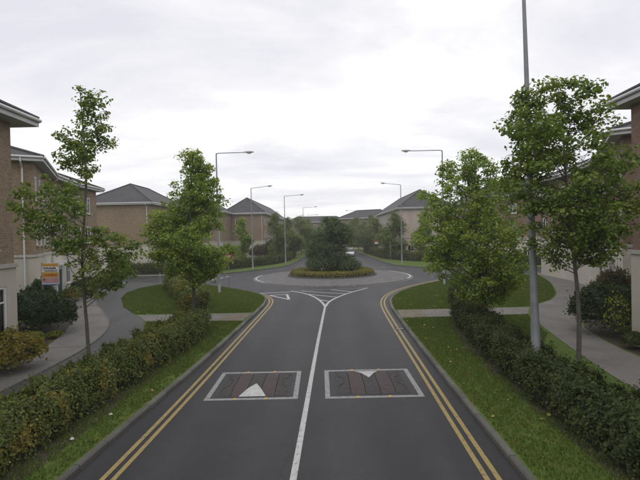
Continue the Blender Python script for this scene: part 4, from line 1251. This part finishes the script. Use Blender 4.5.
# ------------------------------------------------------------------ street lamps
def street_lamp(label, p, az, h=10.2, arm=2.0, tilt=4, lean=(0, 0), r0=.085, r1=.045, z0=VZ):
    root = tag(empty('street_lamp', (p[0], p[1], z0), az), label, 'street lamp', 'tall grey street lamps')
    mb = MB()
    mb.lathe([(r0 * 1.12, -.05), (r0 * 1.12, 1.6), (r0 * 1.08, 1.64), (r0 * .98, 1.68), (r1, h - .05), (r1 * .9, h)], (0, 0, 0), 14)
    c = mb.build('column', 'galvanised', root, smooth=True)
    dm = MB(); dm.box((0, -r0 * 1.12 + .004, .95), (.10, .02, .5)); dm.build('service_door', 'sign_grey', c)
    tz = math.tan(R(tilt))
    mb = MB(); mb.tube([(0, 0, h - .12), (.06, 0, h), (.25, 0, h + .02), (arm, 0, h + arm * tz)], [.038, .036, .032, .028], 8)
    mb.build('arm', 'galvanised', root, smooth=True)
    hd = empty('lantern', (arm, 0, h + arm * tz)); hd.parent = root
    hd.rotation_euler = (0, -R(tilt), 0)
    mb = MB(); L = .78
    prof = [(-.05, .03, .03), (.0, .055, .05), (.22, .12, .085), (.5, .15, .09), (.70, .11, .06), (L, .03, .02)]
    ring = []
    for x, w, t_ in prof:
        ring.append([(x, w * math.cos(2 * math.pi * k / 10), (t_ if math.sin(2 * math.pi * k / 10) > 0 else .02) * math.sin(2 * math.pi * k / 10)) for k in range(10)])
    for i in range(len(ring) - 1):
        for k in range(10):
            mb.face([ring[i][k], ring[i][(k + 1) % 10], ring[i + 1][(k + 1) % 10], ring[i + 1][k]])
    mb.face(ring[0]); mb.face(ring[-1])
    hd_o = mb.build('lantern_housing', 'lantern', root); hd_o.location = hd.location; hd_o.rotation_euler = hd.rotation_euler
    bpy.data.objects.remove(hd)
    mb = MB(); mb.lathe([(.001, -.10), (.05, -.095), (.09, -.06), (.105, -.01), (.10, .0)], (0, 0, 0), 10)
    bw = mb.build('bowl', 'lantern_bowl', hd_o, smooth=True); bw.location = (.42, 0, -.01); bw.scale = (1.9, 1, 1)
    root.rotation_euler = (R(lean[1]), R(lean[0]), az)
    return root
street_lamp('left street lamp nearest the camera, by the give-way sign', (-7.5, 31.7), 0, 10.25, 2.0, 1)
street_lamp('left street lamp second from the camera, behind the left lane of the roundabout', (-8.45, 53.6), 0.05, 10.1, 1.9, 6)
street_lamp('left street lamp beside the far road, third from the camera', (-5.2, 64.2), 0.1, 10.0, 2.2, 4)
street_lamp('left street lamp fourth from the camera, beyond the roundabout', (-3.6, 95), 0, 10.2, 2.4, 3)
street_lamp('farthest left street lamp, only its top above the island tree', (-3.6, 128), 0, 10.0, 2.4, 3)
street_lamp('thick near street lamp column rising from the right hedge out of the picture', (5.85, 11.7), math.pi - .05, 10.6, 2.0, 3, lean=(1.1, 0), r0=.105, r1=.045)
street_lamp('right street lamp behind the multi-stemmed tree, its arm over the road', (9.75, 33.9), math.pi - .06, 10.55, 2.4, 1)
street_lamp('right street lamp on the far verge in front of the pale house', (10.85, 57.2), math.pi - .1, 10.55, 1.9, 7)
street_lamp('right street lamp far along the road beyond the white car', (9.9, 112), math.pi, 10.2, 2.4, 3)

# ------------------------------------------------------------------ signs and small furniture
def post(mb, h, r=.03, x=0):
    mb.tube([(x, 0, -.1), (x, 0, h)], r, 10)
yg = tag(empty('give_way_sign', (-7.15, 33.4, VZ), 0.12), 'red and white give-way sign on a thin grey post left of the roundabout entry', 'road sign')
mb = MB(); post(mb, 2.95); mb.build('post', 'galvanised', yg)
def tri_plate(mb, s, y, z, th=.004):
    h = s * .866
    p = [(-s / 2, h / 3), (s / 2, h / 3), (0, -h * 2 / 3)]
    mb.face([(a, y, z + c) for a, c in p]); mb.face([(a, y + th, z + c) for a, c in p[::-1]])
    for i in range(3):
        a, c = p[i], p[(i + 1) % 3]
        mb.face([(a[0], y, z + a[1]), (c[0], y, z + c[1]), (c[0], y + th, z + c[1]), (a[0], y + th, z + a[1])])
mb = MB(); tri_plate(mb, .75, -.05, 2.55); pl = mb.build('red_plate', 'sign_red', yg)
mb = MB(); tri_plate(mb, .40, -.056, 2.55); mb.build('white_centre', 'sign_white', pl)
s2 = tag(empty('sign_post', (9.1, 55.8, VZ), 1.35), 'thin grey post with a narrow edge-on sign plate on the far right verge', 'road sign')
mb = MB(); post(mb, 3.05, .038); mb.build('post', 'galvanised', s2)
mb = MB(); mb.box((0, -.05, 2.55), (.5, .012, .7)); mb.build('plate', 'sign_grey', s2)
s3 = tag(empty('sign_post', (-10.6, 47.6, VZ), .2), 'short grey post by the left side road behind the first left lamp', 'road sign')
mb = MB(); post(mb, 2.3, .035); mb.build('post', 'galvanised', s3)
mb = MB(); mb.box((0, -.045, 2.15), (.5, .012, .28)); mb.build('plate', 'sign_grey', s3)
# estate agent's board
es = tag(empty('sale_board', (-13.1, 20.9, VZ - .52), -.12), "house sale board with yellow, white and pink bands before the left terrace", 'sign')
mb = MB(); post(mb, 3.55, .045, -.48); mb.build('post', 'post_wood', es)
mb = MB(); mb.box((0, -.06, 3.02), (.90, .02, 1.02)); bd = mb.build('board', 'sign_white', es)
def band(z0, z1, mat, name='band', x0=-.44, x1=.44, y=-.074):
    mb = MB(); mb.box(((x0 + x1) / 2, y, (z0 + z1) / 2), (x1 - x0, .004, z1 - z0)); return mb.build(name, mat, bd)
band(3.38, 3.52, 'board_yellow'); band(2.84, 3.09, 'board_yellow'); band(2.56, 2.82, 'board_pink')
r = random.Random(5)
def scribble(z, h, mat, x0, x1, y=-.078):       # lettering too blurred to read: uneven dark strokes
    mb = MB(); x = x0
    while x < x1:
        w = r.uniform(.02, .05); hh = h * r.uniform(.55, 1)
        mb.box((x + w / 2, y, z + hh / 2), (w, .003, hh)); x += w + r.uniform(.012, .03)
    mb.build('lettering', mat, bd)
scribble(3.24, .11, 'board_plum', -.38, .30); scribble(3.13, .07, 'board_plum', -.30, .38)
scribble(2.91, .10, 'sign_red', -.34, .34)
mb = MB(); mb.box((-.33, -.078, 2.72), (.11, .003, .12)); mb.build('red_square', 'sign_red', bd)
mb = MB(); mb.box((0, -.072, 2.49), (.9, .003, .05)); mb.build('foot_strip', 'board_blue', bd)
# small board, blue and yellow, by the far left hedge
ab = tag(empty('notice_board', (-16.9, 51.6, VZ), .05), 'small blue and yellow notice board behind the far left hedge', 'sign')
mb = MB(); post(mb, 2.3, .04, -.85); post(mb, 2.3, .04, .85); mb.build('post', 'galvanised', ab)
mb = MB(); mb.box((-.42, -.05, 1.75), (.82, .02, .8)); mb.build('yellow_panel', 'board_yellow', ab)
mb = MB(); mb.box((.42, -.05, 1.75), (.82, .02, .9)); mb.build('blue_panel', 'board_blue', ab)
# red and white board by the pale house
rbd = tag(empty('sale_board', (10.9, 82.5, VZ), 0), 'small red and white board in front of the far right terrace', 'sign')
mb = MB(); post(mb, 3.0, .04, -.4); mb.build('post', 'post_wood', rbd)
mb = MB(); mb.box((-.1, -.05, 2.75), (.6, .02, .4)); mb.build('red_panel', 'sign_red', rbd)
mb = MB(); mb.box((-.1, -.05, 2.35), (.6, .02, .38)); mb.build('white_panel', 'sign_white', rbd)
# bollards where the cycle path meets the side road
for i, (p, lab) in enumerate((((-14.45, 38.6), 'thin dark bollard where the cycle path meets the left side road'), )):
    bo = tag(empty('bollard', (*p, VZ)), lab, 'bollard')
    mb = MB(); mb.lathe([(.06, -.05), (.06, .06), (.042, .09), (.042, .86), (.05, .88), (.05, .93), (.03, .98), (.005, 1.0)], (0, 0, 0), 12)
    mb.build('shaft', 'sign_grey', bo, smooth=True)
    mb = MB(); mb.lathe([(.0435, .70), (.0445, .71), (.0445, .79), (.0435, .80)], (0, 0, 0), 12); mb.build('reflective_band', 'sign_white', bo)
# manhole cover and gully grates
def grate(p, rz, lab):
    g_ = tag(empty('drain_grate', (*p, 0.0), rz), lab, 'drain', 'drain grates')
    mb = MB(); mb.box((0, -.2, .006), (.42, .03, .012)); mb.box((0, .2, .006), (.42, .03, .012)); mb.box((-.2, 0, .006), (.03, .37, .012)); mb.box((.2, 0, .006), (.03, .37, .012)); mb.build('frame', 'tyre', g_)
    for k in range(7):
        mb = MB(); mb.box((-.15 + k * .05, 0, .005), (.022, .365, .010)); mb.build('bar', 'sign_grey', g_)
grate((-4.02, 16.6), .05, 'iron drain grate in the gutter by the left kerb')
grate((3.42, 18.9), -.05, 'iron drain grate in the gutter by the right kerb')
# litter
for p, lab in (((-4.95, 9.95), 'crumpled white litter on the left verge, farther scrap'), ((-5.15, 8.75), 'crumpled white litter on the left verge, nearer scrap')):
    mb = MB(); c = [Vector((rng.normal(0, .05), rng.normal(0, .04), 0)) for _ in range(1)][0]
    P = [(math.cos(a) * .05 * r.uniform(.6, 1.2), math.sin(a) * .035 * r.uniform(.6, 1.2)) for a in np.linspace(0, 5.6, 8)]
    apex = (0.01, 0, .04)
    for i in range(8):
        a, b_ = P[i], P[(i + 1) % 8]
        mm = ((a[0] + b_[0]) * .35, (a[1] + b_[1]) * .35, .028 + r.uniform(-.012, .012))
        mb.face([(*a, .0), (*b_, .0), mm]); mb.face([(*b_, 0.), apex, mm]); mb.face([apex, (*a, 0.), mm])
    o = tag(mb.build('litter', 'litter'), lab, 'litter', 'litter scraps on the left verge'); o.location = (*p, VZ + .03)

# ------------------------------------------------------------------ the white car beyond the roundabout
cr_ = tag(empty('parked_car', (5.55, 82, 0), math.pi), 'white car on the far road right of the island tree', 'car')
# local axes: y forward, x to the side
def loft(secs, mat, name, parent, smooth=True):
    mb = MB(); n = len(secs[0])
    for a, b_ in zip(secs[:-1], secs[1:]):
        for k in range(n):
            mb.face([a[k], a[(k + 1) % n], b_[(k + 1) % n], b_[k]])
    mb.face(secs[0]); mb.face(secs[-1][::-1])
    o = mb.build(name, mat, parent)
    return o
def sec(y, w, zb, zs, zt, k=.9):
    return [(-w * .92, y, zb), (-w, y, zb + .12), (-w, y, zs), (-w * k, y, zt), (w * k, y, zt), (w, y, zs), (w, y, zb + .12), (w * .92, y, zb)]
body = loft([sec(-2.05, .70, .35, .6, .78), sec(-1.9, .82, .25, .72, .95), sec(-1.2, .86, .22, .78, .98), sec(0, .87, .22, .80, .98), sec(1.0, .86, .22, .78, .94), sec(1.6, .83, .22, .70, .86), sec(1.98, .74, .28, .58, .70), sec(2.06, .60, .36, .5, .6)], 'car_white', 'body', cr_)
def csec(y, wb, wt, zb, zt):
    return [(-wb, y, zb), (-wt, y, zt), (wt, y, zt), (wb, y, zb)]
loft([csec(-1.75, .70, .60, .93, 1.02), csec(-1.35, .76, .60, .95, 1.36), csec(-.4, .78, .62, .96, 1.47), csec(.25, .78, .60, .96, 1.42), csec(.95, .76, .66, .92, .98)], 'car_glass', 'windscreen', cr_)
rf_ = loft([csec(-1.45, .60, .50, 1.345, 1.40), csec(-.4, .66, .56, 1.42, 1.50), csec(.28, .63, .52, 1.39, 1.46)], 'car_white', 'roof', cr_)
for sx_ in (-1, 1):
    for yy in (-1.28, 1.28):
        w_ = empty('wheel', (0, 0, 0)); bpy.data.objects.remove(w_)
        mb = MB(); mb.tube([(sx_ * .66, yy, .31), (sx_ * .885, yy, .31)], .31, 18); wh = mb.build('wheel', 'tyre', cr_)
        mb = MB(); mb.tube([(sx_ * .88, yy, .31), (sx_ * .893, yy, .31)], .19, 14); mb.build('rim', 'alloy', wh)
    mb = MB(); mb.box((sx_ * .56, 2.0, .60), (.28, .12, .14)); mb.build('headlight', 'headlamp', cr_)
    mb = MB(); mb.box((sx_ * .62, -2.0, .72), (.16, .12, .22)); mb.build('tail_light', 'sign_red', cr_)
    mb = MB(); mb.box((sx_ * .93, .72, 1.0), (.16, .08, .11)); mb.build('mirror', 'car_white', cr_)
mb = MB(); mb.box((0, 2.055, .45), (.7, .03, .14)); mb.build('grille', 'tyre', cr_)
mb = MB(); mb.box((0, 2.075, .36), (.5, .02, .10)); mb.build('number_plate', 'sign_white', cr_)

# ------------------------------------------------------------------ damp air
mb = MB(); mb.box((0, 600, 5.9), (1840, 1840, 14.8))
hz = mb.build('haze', 'litter'); hz['kind'] = 'stuff'
m = bpy.data.materials.new('haze'); m.use_nodes = True
t = m.node_tree; t.nodes.clear()
o_ = N(t, 'ShaderNodeOutputMaterial'); pv = N(t, 'ShaderNodeVolumePrincipled')
pv.inputs['Color'].default_value = (0.93, 0.93, 0.95, 1); pv.inputs['Density'].default_value = 0.0010; pv.inputs['Anisotropy'].default_value = 0.2
t.links.new(pv.outputs[0], o_.inputs['Volume'])
hz.data.materials.clear(); hz.data.materials.append(m)
